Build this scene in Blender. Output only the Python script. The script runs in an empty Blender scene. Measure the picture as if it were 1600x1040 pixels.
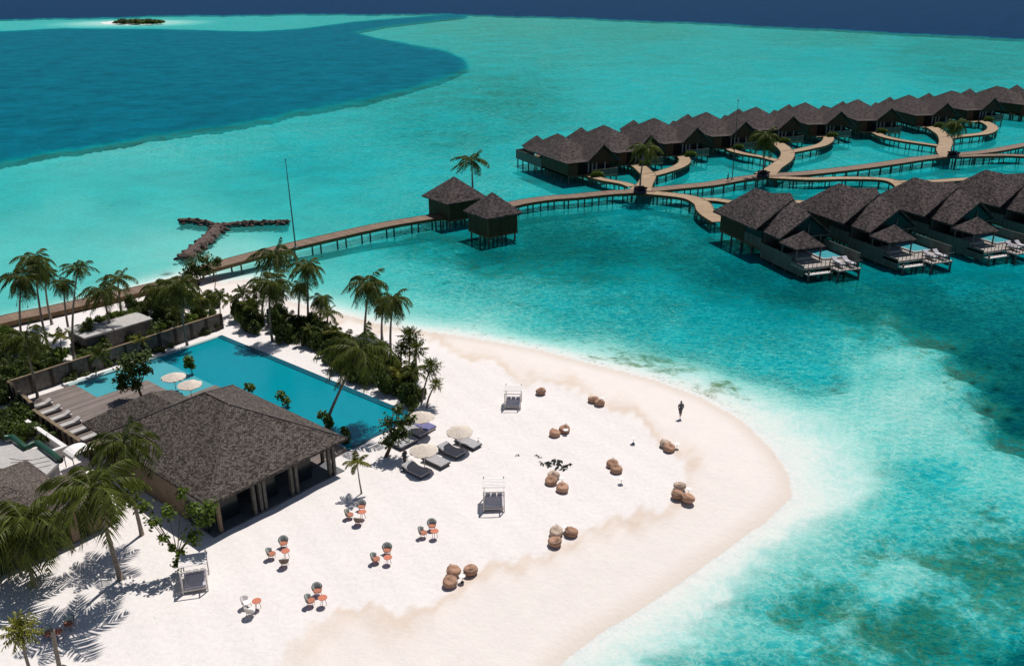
import bpy, math, random
import numpy as np
from mathutils import Vector, Matrix
PI=math.pi; R=math.radians
rnd=random.Random(7)
scene=bpy.context.scene; col=scene.collection
# ---------------------------------------------------------------- camera
F=1360.; PITCH=math.atan(540/1360); ROLL=R(-0.6); H=40.
cd=bpy.data.cameras.new('camera'); cam=bpy.data.objects.new('camera',cd); col.objects.link(cam)
cd.sensor_width=36; cd.lens=36*F/1600; cd.clip_start=.5; cd.clip_end=60000
CM=Matrix.Rotation(PI/2-PITCH,4,'X') @ Matrix.Rotation(ROLL,4,'Z')
cam.matrix_world=Matrix.Translation((0,0,H)) @ CM
scene.camera=cam
# ---------------------------------------------------------------- light
SUN=Vector((.2,.42,1.0)).normalized()
w=bpy.data.worlds.new('World'); scene.world=w; w.use_nodes=True
nt=w.node_tree; bg=nt.nodes['Background']; sk=nt.nodes.new('ShaderNodeTexSky'); sk.sky_type='NISHITA'; sk.sun_disc=False
sk.sun_elevation=math.asin(SUN.z); sk.sun_rotation=math.atan2(SUN.x,SUN.y); sk.air_density=1.0; sk.dust_density=.6
nt.links.new(sk.outputs[0],bg.inputs[0]); bg.inputs[1].default_value=.052
sl=bpy.data.lights.new('sun','SUN'); sl.energy=4.0; sl.angle=R(.5); sl.color=(1,.955,.9)
so=bpy.data.objects.new('sun',sl); col.objects.link(so); so.rotation_euler=SUN.to_track_quat('Z','Y').to_euler()
scene.view_settings.view_transform='Standard'; scene.view_settings.look='None'; scene.view_settings.exposure=0.12; scene.view_settings.gamma=1
scene.cycles.max_bounces=6; scene.cycles.transparent_max_bounces=16
WL=-.6   # water level; the dry beach is z=0
# ---------------------------------------------------------------- survey helpers: photo pixel -> place on the ground
def ray(px,py): return CM.to_3x3() @ Vector((px-800,-(py-520),-F))
def G(px,py,z=0.):
    d=ray(px,py); t=(z-H)/d.z
    return Vector((d.x*t,d.y*t,z))
def onY(px,py,Y):
    d=ray(px,py); t=Y/d.y
    return Vector((d.x*t,Y,H+d.z*t))
CI=np.array(CM.to_3x3().transposed())
def PXn(X,Y,Z):
    P=np.stack([X,Y,Z-H],0); c=CI@P
    return 800+F*c[0]/-c[2], 520-F*c[1]/-c[2]
# ---------------------------------------------------------------- materials
def newmat(name):
    m=bpy.data.materials.new(name); m.use_nodes=True
    b=m.node_tree.nodes['Principled BSDF']; return m,m.node_tree,b
def N(t,ty,**k):
    n=t.nodes.new(ty)
    for a,v in k.items(): setattr(n,a,v)
    return n
def noise(t,scale,detail=4,rough=.6,vec=None,dist=0):
    n=N(t,'ShaderNodeTexNoise'); n.inputs['Scale'].default_value=scale; n.inputs['Detail'].default_value=detail
    n.inputs['Roughness'].default_value=rough; n.inputs['Distortion'].default_value=dist
    if vec is not None: t.links.new(vec,n.inputs['Vector'])
    return n
def ramp(t,fac,stops,interp='LINEAR'):
    r=N(t,'ShaderNodeValToRGB'); r.color_ramp.interpolation=interp
    e=r.color_ramp.elements
    while len(e)<len(stops): e.new(.5)
    for i,(p,c) in enumerate(stops):
        e[i].position=p; e[i].color=(*c,1) if len(c)==3 else c
    t.links.new(fac,r.inputs[0]); return r.outputs[0]
def math_(t,op,a,b=None,c=None,clamp=False):
    n=N(t,'ShaderNodeMath',operation=op); n.use_clamp=clamp
    for i,v in enumerate((a,b,c)):
        if v is None: continue
        if isinstance(v,(int,float)): n.inputs[i].default_value=v
        else: t.links.new(v,n.inputs[i])
    return n.outputs[0]
def mixc(t,f,a,b,mode='MIX'):
    n=N(t,'ShaderNodeMix',data_type='RGBA',blend_type=mode)
    for s,v in ((n.inputs[0],f),(n.inputs[6],a),(n.inputs[7],b)):
        if isinstance(v,(int,float)): s.default_value=v
        elif isinstance(v,tuple): s.default_value=(*v,1)
        else: t.links.new(v,s)
    return n.outputs[2]
def bump(t,b,h,strength,dist=.1):
    n=N(t,'ShaderNodeBump'); n.inputs['Strength'].default_value=strength; n.inputs['Distance'].default_value=dist
    t.links.new(h,n.inputs['Height']); t.links.new(n.outputs[0],b.inputs['Normal']); return n
def plain(name,c,rough=.7,var=.25,scale=3,spec=.3,bmp=0,objrand=0,metal=0):
    m,t,b=newmat(name); tc=N(t,'ShaderNodeTexCoord')
    n=noise(t,scale,5,.65,tc.outputs['Object'])
    lo=tuple(x*(1-var) for x in c); hi=tuple(min(1,x*(1+var)) for x in c)
    o=ramp(t,n.outputs[0],[(.3,lo),(.7,hi)])
    if objrand:
        oi=N(t,'ShaderNodeObjectInfo'); f=math_(t,'MULTIPLY_ADD',oi.outputs['Random'],2*objrand,1-objrand)
        vm=N(t,'ShaderNodeVectorMath',operation='SCALE'); t.links.new(o,vm.inputs[0]); t.links.new(f,vm.inputs['Scale']); o=vm.outputs[0]
    t.links.new(o,b.inputs['Base Color']); b.inputs['Roughness'].default_value=rough; b.inputs['Specular IOR Level'].default_value=spec
    b.inputs['Metallic'].default_value=metal
    if bmp: bump(t,b,n.outputs[0],bmp,.05)
    return m
M={}
M['whitewood']=plain('white_wood',(.62,.56,.52),.7,.12,6)
M['linen']=plain('linen',(.78,.74,.72),.9,.06,4,bmp=.3)
M['greyfabric']=plain('grey_fabric',(.36,.35,.36),.9,.15,5,bmp=.3)
M['darkfabric']=plain('dark_fabric',(.05,.055,.065),.9,.2,5)
M['bluefabric']=plain('blue_fabric',(.15,.15,.30),.9,.15,5)
M['bean']=plain('woven_bean',(.40,.235,.16),.95,.28,9,.1,.8,.16)
M['beanpale']=plain('woven_pale',(.50,.38,.30),.95,.35,9,.1,.8)
M['terracotta']=plain('terracotta',(.52,.17,.10),.6,.12,5)
M['seatorange']=plain('seat_orange',(.40,.15,.09),.7,.15,5)
M['rattan']=plain('rattan',(.17,.12,.10),.7,.3,12)
M['cushion']=plain('cushion_sage',(.42,.50,.47),.9,.12,5)
M['metal']=plain('dark_metal',(.035,.035,.04),.45,.2,5)
M['pole']=plain('pole_metal',(.06,.07,.08),.4,.2,5)
M['darkwood']=plain('dark_wood',(.035,.028,.022),.7,.3,4)
M['tanwall']=plain('tan_wall',(.20,.145,.095),.8,.2,1.2)
M['olivewall']=plain('olive_wall',(.050,.042,.018),.8,.25,1.0)
M['redwall']=plain('red_timber_wall',(.085,.035,.016),.7,.3,2)
M['conc']=plain('concrete',(.42,.40,.38),.85,.15,2,bmp=.2)
M['whitewall']=plain('white_plaster',(.70,.68,.66),.8,.08,2)
M['glass']=plain('dark_glass',(.012,.018,.022),.15,.1,1,.25)
M['curtain']=plain('curtain',(.35,.38,.38),.9,.2,3)
M['trunk']=plain('palm_trunk',(.24,.20,.165),.9,.35,7,.1,.6)
M['bark']=plain('bark',(.12,.09,.06),.9,.3,8,.1,.6)
M['rock']=plain('rock',(.075,.053,.046),.9,.6,3.2,.15,.9,.75)
M['weed']=plain('seaweed',(.03,.035,.03),.9,.5,8,.1,.8)
M['skin']=plain('skin',(.26,.14,.09),.6,.05,3)
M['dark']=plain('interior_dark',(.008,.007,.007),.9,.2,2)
M['planter']=plain('planter_clay',(.045,.03,.06),.6,.3,4)
M['greenpipe']=plain('green_tarp',(.010,.055,.030),.35,.3,6,.5,.6)
M['floor']=plain('stone_floor',(.13,.13,.14),.7,.15,2)
M['fin']=plain('roof_ridge',(.10,.088,.082),.9,.3,6)
def shingle(name,base,sx=1.0):
    m,t,b=newmat(name); uv=N(t,'ShaderNodeUVMap')
    br=N(t,'ShaderNodeTexBrick'); br.offset=.5; t.links.new(uv.outputs[0],br.inputs['Vector'])
    br.inputs['Scale'].default_value=1; br.inputs['Brick Width'].default_value=.22*sx; br.inputs['Row Height'].default_value=.15*sx
    br.inputs['Mortar Size'].default_value=.012; br.inputs['Bias'].default_value=-.1
    br.inputs['Color1'].default_value=(*[x*.45 for x in base],1); br.inputs['Color2'].default_value=(*[min(1,x*1.75) for x in base],1); br.inputs['Mortar'].default_value=(*[x*.3 for x in base],1)
    n=noise(t,.9,6,.7,uv.outputs[0],.6); n2=noise(t,9,3,.7,uv.outputs[0])
    c=mixc(t,1.0,br.outputs[0],ramp(t,n.outputs[0],[(.3,(.82,.82,.85)),(.5,(1,.98,.97)),(.72,(1.18,1.12,1.08))]),'MULTIPLY')
    c=mixc(t,.8,c,ramp(t,n2.outputs[0],[(.35,(.55,.55,.55)),(.68,(1.4,1.4,1.4))]),'MULTIPLY')
    t.links.new(c,b.inputs['Base Color']); b.inputs['Roughness'].default_value=.9; b.inputs['Specular IOR Level'].default_value=.1
    h=math_(t,'ADD',n2.outputs[0],br.outputs['Fac']); bump(t,b,h,.7,.06)
    return m
M['roof']=shingle('roof_shingles',(.115,.099,.088))
M['roofvilla']=shingle('villa_roof_shingles',(.098,.080,.078),1.5)
M['thatch']=plain('umbrella_thatch',(.62,.54,.46),.95,.25,9,.05,.9)
M['roofthatch']=shingle('old_thatch',(.15,.125,.11),.7)
def planks(name,base,width=.14,axis=0,groove=.35,rough=.7):
    m,t,b=newmat(name); uv=N(t,'ShaderNodeUVMap'); s=N(t,'ShaderNodeSeparateXYZ'); t.links.new(uv.outputs[0],s.inputs[0])
    q=math_(t,'DIVIDE',s.outputs[axis],width); fl=math_(t,'FLOOR',q); fr=math_(t,'FRACT',q)
    wn=N(t,'ShaderNodeTexWhiteNoise',noise_dimensions='1D'); t.links.new(fl,wn.inputs['W'])
    n=noise(t,.7,5,.7,uv.outputs[0]); n2=noise(t,6,4,.7,uv.outputs[0])
    f=math_(t,'ADD',math_(t,'MULTIPLY',wn.outputs[0],.45),math_(t,'MULTIPLY',n.outputs[0],.8)); 
    c=ramp(t,f,[(.2,tuple(x*.62 for x in base)),(.95,tuple(min(1,x*1.3) for x in base))])
    g=math_(t,'LESS_THAN',fr,.10)
    c=mixc(t,math_(t,'MULTIPLY',g,groove),c,tuple(x*.2 for x in base))
    c=mixc(t,.4,c,n2.outputs[0],'OVERLAY')
    t.links.new(c,b.inputs['Base Color']); b.inputs['Roughness'].default_value=rough; b.inputs['Specular IOR Level'].default_value=.2
    bump(t,b,math_(t,'SUBTRACT',n2.outputs[0],g),.4,.02); return m
M['deck']=planks('deck_planks',(.20,.135,.095),.18)
M['deckpale']=planks('pale_deck_planks',(.34,.24,.15),.18)
M['pooldeck']=planks('grey_deck_planks',(.19,.155,.14),.20,1)
M['beam']=planks('beam_timber',(.12,.075,.035),.3)
M['post']=plain('weathered_post',(.10,.095,.085),.8,.35,3)
M['villadeck']=planks('sunbleached_deck',(.34,.30,.27),.2)
M['fence']=planks('grey_fence_boards',(.115,.122,.105),.22)
M['fencetan']=planks('tan_fence_boards',(.19,.14,.09),.5)
M['walltimber']=planks('olive_timber_boards',(.052,.040,.018),.25)
M['gable']=planks('gable_boards',(.06,.035,.02),.25)
M['panel']=plain('wall_panel',(.14,.128,.115),.9,.45,1.6,.1,.6)
def tiles(name,c):
    m,t,b=newmat(name); tc=N(t,'ShaderNodeTexCoord'); n=noise(t,9,3,.8,tc.outputs['Object']); n2=noise(t,.6,3,.6,tc.outputs['Object'])
    o=ramp(t,n.outputs[0],[(.3,tuple(x*.62 for x in c)),(.7,tuple(min(1,x*1.35) for x in c))]); o=mixc(t,.35,o,ramp(t,n2.outputs[0],[(.3,tuple(x*.8 for x in c)),(.7,c)]))
    t.links.new(o,b.inputs['Base Color']); b.inputs['Roughness'].default_value=.15; b.inputs['Specular IOR Level'].default_value=.45
    nb=noise(t,3.5,3,.6,tc.outputs['Object']); bump(t,b,nb.outputs[0],.25,.05); return m
M['pooldeep']=tiles('pool_water_deep',(.000,.25,.315)); M['poolshallow']=tiles('pool_water_shallow',(.07,.36,.41))
M['jacket']=plain('jacket',(.10,.11,.13),.9,.2,5)
M['bed']=plain('bed_fabric',(.48,.46,.50),.9,.12,5,bmp=.3)
M['pooledge']=plain('pool_edge_tile',(.004,.09,.13),.25,.2,4,.5)
M['poolpale']=plain('pool_coping',(.30,.42,.42),.5,.2,4)
def leaf(name,c1,c2,tr=.22):
    m,t,b=newmat(name); ge=N(t,'ShaderNodeNewGeometry'); oi=N(t,'ShaderNodeObjectInfo')
    tc=N(t,'ShaderNodeTexCoord'); n=noise(t,1.3,4,.7,tc.outputs['Object'])
    f=math_(t,'ADD',math_(t,'MULTIPLY',ge.outputs['Random Per Island'],.55),math_(t,'ADD',math_(t,'MULTIPLY',n.outputs[0],.55),math_(t,'MULTIPLY',oi.outputs['Random'],.22)))
    c=ramp(t,f,[(.3,c1),(.68,c2),(1.0,tuple(min(1,x*1.5) for x in c2))])
    t.links.new(c,b.inputs['Base Color']); b.inputs['Roughness'].default_value=.5; b.inputs['Specular IOR Level'].default_value=.25
    tl=N(t,'ShaderNodeBsdfTranslucent'); t.links.new(c,tl.inputs[0]); mx=N(t,'ShaderNodeMixShader'); mx.inputs[0].default_value=tr
    t.links.new(b.outputs[0],mx.inputs[1]); t.links.new(tl.outputs[0],mx.inputs[2]); t.links.new(mx.outputs[0],t.nodes['Material Output'].inputs[0]); return m
M['frond']=leaf('palm_fronds',(.016,.034,.006),(.098,.118,.020),.4)
M['frondbright']=leaf('young_palm_fronds',(.05,.065,.010),(.20,.20,.03),.3)
M['leaves']=leaf('shrub_leaves',(.012,.024,.005),(.070,.098,.018))
M['leavesbright']=leaf('bright_leaves',(.03,.06,.008),(.12,.17,.02),.3)
M['leavesdark']=leaf('dark_leaves',(.008,.008,.014),(.035,.03,.045))
# ---------------------------------------------------------------- mesh helpers
class MB:
    def __init__(s): s.v=[]; s.f=[]
    def add(s,vs,fs):
        k=len(s.v); s.v+= [tuple(v) for v in vs]; s.f+=[tuple(i+k for i in f) for f in fs]; return s
    def box(s,x0,x1,y0,y1,z0,z1,rot=0,piv=(0,0)):
        vs=[(x,y,z) for z in (z0,z1) for x,y in ((x0,y0),(x1,y0),(x1,y1),(x0,y1))]
        if rot:
            c,n=math.cos(rot),math.sin(rot); px,py=piv
            vs=[(px+(x-px)*c-(y-py)*n,py+(x-px)*n+(y-py)*c,z) for x,y,z in vs]
        return s.add(vs,[(0,3,2,1),(4,5,6,7),(0,1,5,4),(1,2,6,5),(2,3,7,6),(3,0,4,7)])
    def poly(s,pts): return s.add(pts,[tuple(range(len(pts)))])
    def prism(s,pts,z0,z1):
        n=len(pts); return s.add([(x,y,z0) for x,y in pts]+[(x,y,z1) for x,y in pts],[tuple(range(n-1,-1,-1)),tuple(range(n,2*n))]+[(i,(i+1)%n,n+(i+1)%n,n+i) for i in range(n)])
    def tube(s,pts,rad,n=8,cap=True):
        pts=[Vector(p) for p in pts]; rad=rad if hasattr(rad,'__len__') else [rad]*len(pts); vs=[]; fs=[]
        for i,p in enumerate(pts):
            d=(pts[min(i+1,len(pts)-1)]-pts[max(i-1,0)]).normalized(); a=d.orthogonal().normalized() if abs(d.z)<.95 else Vector((1,0,0))
            if abs(d.z)<.95: a=d.cross(Vector((0,0,1))).normalized()
            b=d.cross(a).normalized(); a=b.cross(d)
            for k in range(n):
                q=2*PI*k/n; vs.append(p+(a*math.cos(q)+b*math.sin(q))*rad[i])
        for i in range(len(pts)-1):
            for k in range(n): fs.append((i*n+k,i*n+(k+1)%n,(i+1)*n+(k+1)%n,(i+1)*n+k))
        if cap: fs+= [tuple(range(n)),tuple((len(pts)-1)*n+k for k in range(n-1,-1,-1))]
        return s.add(vs,fs)
    def lathe(s,prof,n=24,c=(0,0)):
        vs=[];fs=[]
        for r,z in prof:
            for k in range(n): q=2*PI*k/n; vs.append((c[0]+r*math.cos(q),c[1]+r*math.sin(q),z))
        for i in range(len(prof)-1):
            for k in range(n): fs.append((i*n+k,i*n+(k+1)%n,(i+1)*n+(k+1)%n,(i+1)*n+k))
        fs+=[tuple(range(n-1,-1,-1)),tuple((len(prof)-1)*n+k for k in range(n))]
        return s.add(vs,fs)
    def build(s,name,mat,parent=None,smooth=False,bevel=0,loc=None):
        me=bpy.data.meshes.new(name); me.from_pydata(s.v,[],s.f); me.update()
        uvl=me.uv_layers.new(name='UVMap'); Z=Vector((0,0,1)); nl=np.zeros(len(me.loops)*2,'f')
        for p in me.polygons:
            n=p.normal
            if abs(n.z)>.995: h=Vector((1,0,0)); q=Vector((0,1,0))
            else: h=Z.cross(n).normalized(); q=n.cross(h)
            for li in p.loop_indices:
                co=me.vertices[me.loops[li].vertex_index].co; nl[li*2]=co.dot(h); nl[li*2+1]=co.dot(q)
        uvl.data.foreach_set('uv',nl)
        if smooth: me.polygons.foreach_set('use_smooth',[True]*len(me.polygons))
        me.materials.append(M[mat] if isinstance(mat,str) else mat)
        o=bpy.data.objects.new(name,me); col.objects.link(o)
        if parent: o.parent=parent
        if loc is not None: o.location=loc
        if bevel:
            b=o.modifiers.new('bevel','BEVEL'); b.width=bevel; b.segments=2; b.limit_method='ANGLE'
        return o
def tag(o,label,cat,group=None,kind=None):
    if label: o['label']=label
    if cat: o['category']=cat
    if group: o['group']=group
    if kind: o['kind']=kind
    return o
def thing(name,label,cat,loc=(0,0,0),rz=0,group=None):
    o=bpy.data.objects.new(name,None); col.objects.link(o); o.location=loc; o.rotation_euler=(0,0,rz); o.empty_display_size=.2
    return tag(o,label,cat,group)
def dup(root,loc=None,rz=None,label=None,scale=None,group=None):
    def cp(o,par):
        c=o.copy(); col.objects.link(c)
        if par is not None: c.parent=par
        for ch in o.children: cp(ch,c)
        return c
    r=cp(root,None)
    if loc is not None: r.location=loc
    if rz is not None: r.rotation_euler=(0,0,rz)
    if label: r['label']=label
    if scale: r.scale=(scale,)*3 if not hasattr(scale,'__len__') else scale
    if group: r['group']=group
    return r
# ================================================================ GROUND, SEABED, WATER
shore_px=[(-2600,900),(-900,640),(-300,560),(0,510),(85,487),(200,455),(300,428),(318,434),(345,442),(385,437),(400,450),(450,470),(520,487),(600,508),(650,516),(700,522),(750,530),(850,548),(940,572),(1020,592),(1100,622),(1160,657),(1205,700),(1232,740),(1238,775),(1200,812),(1130,862),(1060,912),(1000,952),(940,987),(890,1025),(840,1075),(760,1150),(600,1300),(-200,1500),(-3000,1500)]
shore=np.array([G(x,y,WL)[:2] for x,y in shore_px])
isle_px=[(152,36),(175,33.3),(200,32.3),(250,33.3),(258,36),(235,38.4),(195,39),(168,38.3)]
isle=np.array([G(x,y,WL)[:2] for x,y in isle_px])
def sdist(px,py,poly):
    """signed distance, positive inside"""
    n=len(poly); d=np.full(px.shape,1e18); ins=np.zeros(px.shape,bool)
    for i in range(n):
        a=poly[i]; b=poly[(i+1)%n]; e=b-a; wx=px-a[0]; wy=py-a[1]
        t=np.clip((wx*e[0]+wy*e[1])/(e@e+1e-12),0,1); d=np.minimum(d,(wx-e[0]*t)**2+(wy-e[1]*t)**2)
        c=((a[1]<=py)&(b[1]>py))|((b[1]<=py)&(a[1]>py))
        xi=a[0]+(py-a[1])/(e[1] if abs(e[1])>1e-12 else 1e-12)*e[0]; ins^=c&(px<xi)
    d=np.sqrt(d); return np.where(ins,d,-d)
def pdist(px,py,pl):
    d=np.full(px.shape,1e18)
    for a,b in zip(pl[:-1],pl[1:]):
        a=np.array(a,float);b=np.array(b,float); e=b-a; wx=px-a[0]; wy=py-a[1]
        t=np.clip((wx*e[0]+wy*e[1])/(e@e+1e-12),0,1); d=np.minimum(d,(wx-e[0]*t)**2+(wy-e[1]*t)**2)
    return np.sqrt(d)
def ss(a,b,x): t=np.clip((x-a)/(b-a),0,1); return t*t*(3-2*t)
ctrl=[(0,300,1.3,0),(100,330,1.05,0),(200,300,1.25,0),(0,420,.95,0),(100,420,.9,0),(250,420,.8,0),(300,380,.8,0),(300,330,1.1,0),(400,300,1.4,.1),(380,400,.6,0),(330,400,.5,0),(500,250,1.6,.1),(700,200,1.7,.35),(600,300,1.4,.05),
(800,150,1.6,.4),(900,80,1.4,.35),(1100,80,1.5,.3),(1300,90,1.7,.2),(1500,100,1.7,.35),(800,40,1.2,.4),(1000,50,1.3,.4),(1300,60,1.4,.4),(1500,80,1.6,.4),(1300,140,1.6,.05),(1000,150,1.6,.1),(900,260,1.6,.1),(800,290,1.5,.1),(500,350,1.3,0),(600,420,1.2,.1),(550,445,.9,0),
(680,370,1.9,.45),(760,390,2.6,.6),(850,380,2.6,.7),(950,390,2.7,.7),(1050,390,2.5,.6),(1000,440,1.9,.35),(800,440,1.5,.25),(700,430,1.4,.2),(650,470,.8,.05),(750,500,.75,.15),(850,500,1.2,.15),(900,480,1.8,.2),(1000,500,1.9,.1),(1100,490,2.2,0),(1200,520,2.1,0),(1290,560,2.0,0),
(950,545,.8,.3),(1050,570,.9,.42),(1130,600,.9,.36),(1200,640,.7,.2),(1150,430,3.0,.6),(1250,455,3.0,.5),(1400,440,2.7,.35),(1500,430,2.6,.3),(1590,430,2.7,.3),(1080,350,2.4,.4),(1350,500,2.2,.5),(1420,480,3.0,.6),(1500,540,3.0,.8),(1590,520,2.9,.5),(1590,600,3.4,.9),(1590,680,3.5,1),(1550,640,3.1,.85),(1480,590,1.7,.5),(1330,540,.9,.1),
(1400,570,.7,.1),(1400,620,.6,0),(1350,600,.6,0),(1420,680,.6,0),(1450,640,.65,0),(1480,680,.65,.05),(1520,710,.7,.05),(1560,740,.8,.1),(1300,640,.5,0),(1350,680,.5,0),(1230,655,.25,0),(1280,700,.25,0),(1340,760,.35,0),(1300,790,.5,0),(1370,720,.9,0),(1400,725,1.5,.1),(1430,760,1.5,.1),(1400,810,1.4,.15),(1500,760,1.2,.2),(1590,850,1.4,.6),(1500,850,1.5,.65),(1550,890,1.5,.7),(1330,830,1.5,.15),(1240,850,1.2,0),(1180,900,1.3,0),(1120,920,.8,0),
(1170,940,1.7,.1),(1250,930,1.8,.55),(1120,990,1.9,.1),(1350,960,1.5,.6),(1420,950,1.6,.8),(1450,1000,1.7,.75),(1300,890,1.4,.3),(1550,960,1.4,.3),(1590,1030,3.0,.9),(1010,1000,.35,0),(960,1040,.5,0),(1040,1030,1.7,.1),(1200,1030,1.7,.5),(1350,1030,1.6,.5),(1500,1020,1.5,.4),(1050,300,1.7,.1),(1300,220,1.7,.05),(1590,210,1.8,.05),(1300,240,1.7,.1),(1450,330,2.0,.3),(1250,380,2.8,.6),(1590,400,2.5,.3)]
lag=np.array([(-1500,560),(-300,330),(0,250),(100,231),(200,215),(300,200),(400,183),(500,164),(600,143),(680,123),(722,105),(717,93),(690,82),(640,72),(580,60),(545,50),(600,40),(725,26),(715,23),(560,35),(470,47),(400,51),(250,47.5),(100,46),(0,51),(-1500,90)],float)
ocean_line=np.array([(-3000,50),(-300,40),(0,31),(80,29),(300,24),(500,22),(700,22),(900,28),(1100,36),(1300,46),(1600,61),(3500,140),(3500,-60),(-3000,-60)],float)
ctrl=[c_ for c_ in ctrl if not (c_[0]>1010 and 500<c_[1]<1045)]
ctrl+=[(950,545,.7,.2),(1050,572,.8,.45),(1000,555,.8,.4),(1130,605,.8,.42),(1180,628,.6,.2),(1080,590,.5,.2),(1050,510,1.6,0),(1100,530,1.65,0),(1150,550,1.65,0),(1200,565,1.7,0),(1230,545,1.75,0),(1270,525,1.75,0),(1290,550,1.75,0),(1295,580,1.7,0),(1255,590,1.6,0),(1200,500,2.3,.05),(1215,605,1.0,.1),(1265,620,.9,0),
(1330,520,1.1,.25),(1335,570,.85,.05),(1330,612,.65,0),(1230,650,.3,0),(1290,650,.4,0),(1250,700,.2,0),(1300,700,.28,0),(1350,660,.5,0),(1340,720,.3,0),(1380,500,1.0,.35),(1440,545,.8,.25),(1490,590,.8,.2),(1530,645,.85,.2),(1565,700,.85,.1),(1600,745,.85,.1),(1400,560,.6,0),(1400,620,.55,0),(1450,600,.6,0),(1450,660,.6,0),(1500,690,.65,0),(1540,740,.75,0),(1420,695,.7,0),
(1420,468,2.8,.6),(1480,505,3,.75),(1530,555,3.2,.8),(1570,615,3.4,.85),(1600,675,3.6,.9),(1600,560,3.2,.7),(1560,520,2.9,.5),(1350,470,2.4,.5),(1620,620,3.6,.9),
(1368,718,.5,0),(1385,732,1.5,.1),(1430,735,1.6,.1),(1470,750,1.4,.1),(1390,778,1.4,.05),(1330,770,.3,0),(1345,745,.3,0),(1270,790,.3,0),(1200,830,.25,0),(1140,880,.3,0),(1115,930,.4,0),(1080,960,.4,0),(1320,825,1.5,.1),(1265,842,1.4,0),(1210,868,1.5,0),(1188,900,1.7,.1),(1172,938,1.8,.15),(1150,965,1.2,.1),(1100,1000,1.2,.1),
(1450,800,1.2,.2),(1500,790,1.1,.2),(1560,800,1.1,.3),(1380,840,1.4,.35),(1500,850,1.5,.62),(1590,850,1.4,.6),(1550,890,1.5,.65),(1250,890,1.5,.4),(1240,940,1.8,.6),(1300,930,1.5,.6),(1290,895,.9,.3),(1330,960,.7,.3),(1420,880,.7,.2),(1380,915,.7,.2),(1370,960,1.6,.65),(1430,950,1.6,.75),(1460,1000,1.7,.7),(1350,1000,1.1,.4),(1520,950,1.1,.35),(1560,990,1.4,.4),(1600,1035,3.0,.9),(1250,990,1.0,.3),(1200,985,1.0,.2),
(1010,1000,.3,0),(960,1045,.4,0),(1040,1035,1.7,.1),(1130,1030,1.6,.2),(1200,1035,1.6,.45),(1300,1040,1.4,.5),(1400,1040,1.5,.4),(1500,1030,1.5,.4),(1060,1000,.5,0)]
ctrl=[(a,b,d,wd*(1.08 if b<200 else 1)) for a,b,d,wd in ctrl]
ctrl=[(a,b,d*(.95 if a<560 and 270<b<450 else 1),wd) for a,b,d,wd in ctrl]
YS=3.0
def fields(X,Y):
    u,v=PXn(X,Y,np.full(X.shape,WL))
    uu=u+9*np.sin(v*.07+u*.02)+6*np.sin(v*.16-u*.05)+3*np.sin(v*.37+u*.11); vv=v
    num=np.zeros(X.shape); nw=np.zeros(X.shape); den=np.zeros(X.shape)
    for a,b,d,wd in ctrl:
        sc=max(.06,(b+20)/500.)   # closer rows spread further
        k=1/(((uu-a)/1.0)**2+((vv-b)*(1.6+.6/sc))**2+np.where(u>1000,260,700))**1.7
        num+=k*d; nw+=k*wd; den+=k
    dep=num/den; wd=nw/den
    wob=4*np.sin(u*.03)+2.5*np.sin(u*.083+1)
    wob=wob+2.2*np.sin(u*.19+v*.3)+1.5*np.sin(u*.41-v*.5)
    sl_=sdist(u,(v+wob*.35*np.clip((v-60)/60,0.1,1))*YS,lag*[1,YS]); l=ss(-20,16,sl_*np.clip(3-v/60,1.,2.4)) ; dep=dep*(1-l)+8.5*l; wd*=1-l
    so_=sdist(u,(v+.12*wob)*8,ocean_line*[1,8]); o=ss(-8,10,so_); dep=dep*(1-o)+30*o; wd*=1-o
    sd=sdist(X,Y,shore); si=sdist(X,Y,isle)
    t=ss(0,1,(-sd)/(9+4*ss(1000,1200,u)*ss(900,700,v)))
    ti=.25+.75*ss(0,90,-si)
    dw=np.maximum(dep*t*ti,.02)+.02
    land=(sd>0)|(si>0)
    # dark coral heads
    cor=np.zeros(X.shape)
    for a,b,rx,ry in [(1306,589,9,4),(1315,600,10,3.5),(1545,574,7,3),(1592,556,9,3),(1588,575,7,4),(1556,608,8,4),(1542,640,8,4),(1590,640,12,5),(1575,655,9,4),(1520,598,6,3),(1545,782,9,3),(1552,792,9,4),(1490,545,6,2.5),(260,425,9,3)]:
        cor=np.maximum(cor,np.exp(-((u-a)/rx)**2-((v-b)/ry)**2)*(.9 if a!=1306 and a!=1315 else .8))
    white=np.array([(-500,470),(620,508),(690,540),(800,590),(870,605),(960,640),(1040,700),(1075,730),(1060,790),(960,830),(870,865),(760,905),(690,950),(620,970),(530,965),(480,990),(430,1045),(380,1120),(-600,1200)],float)
    sw=sdist(u,v,white)
    sw=sw+7*np.sin(u*.045+v*.03)+5*np.sin(u*.11-v*.07+1)+2.5*np.sin(u*.27+v*.21)
    return u,v,dep,dw,wd,sd,si,cor,sw,land
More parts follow.
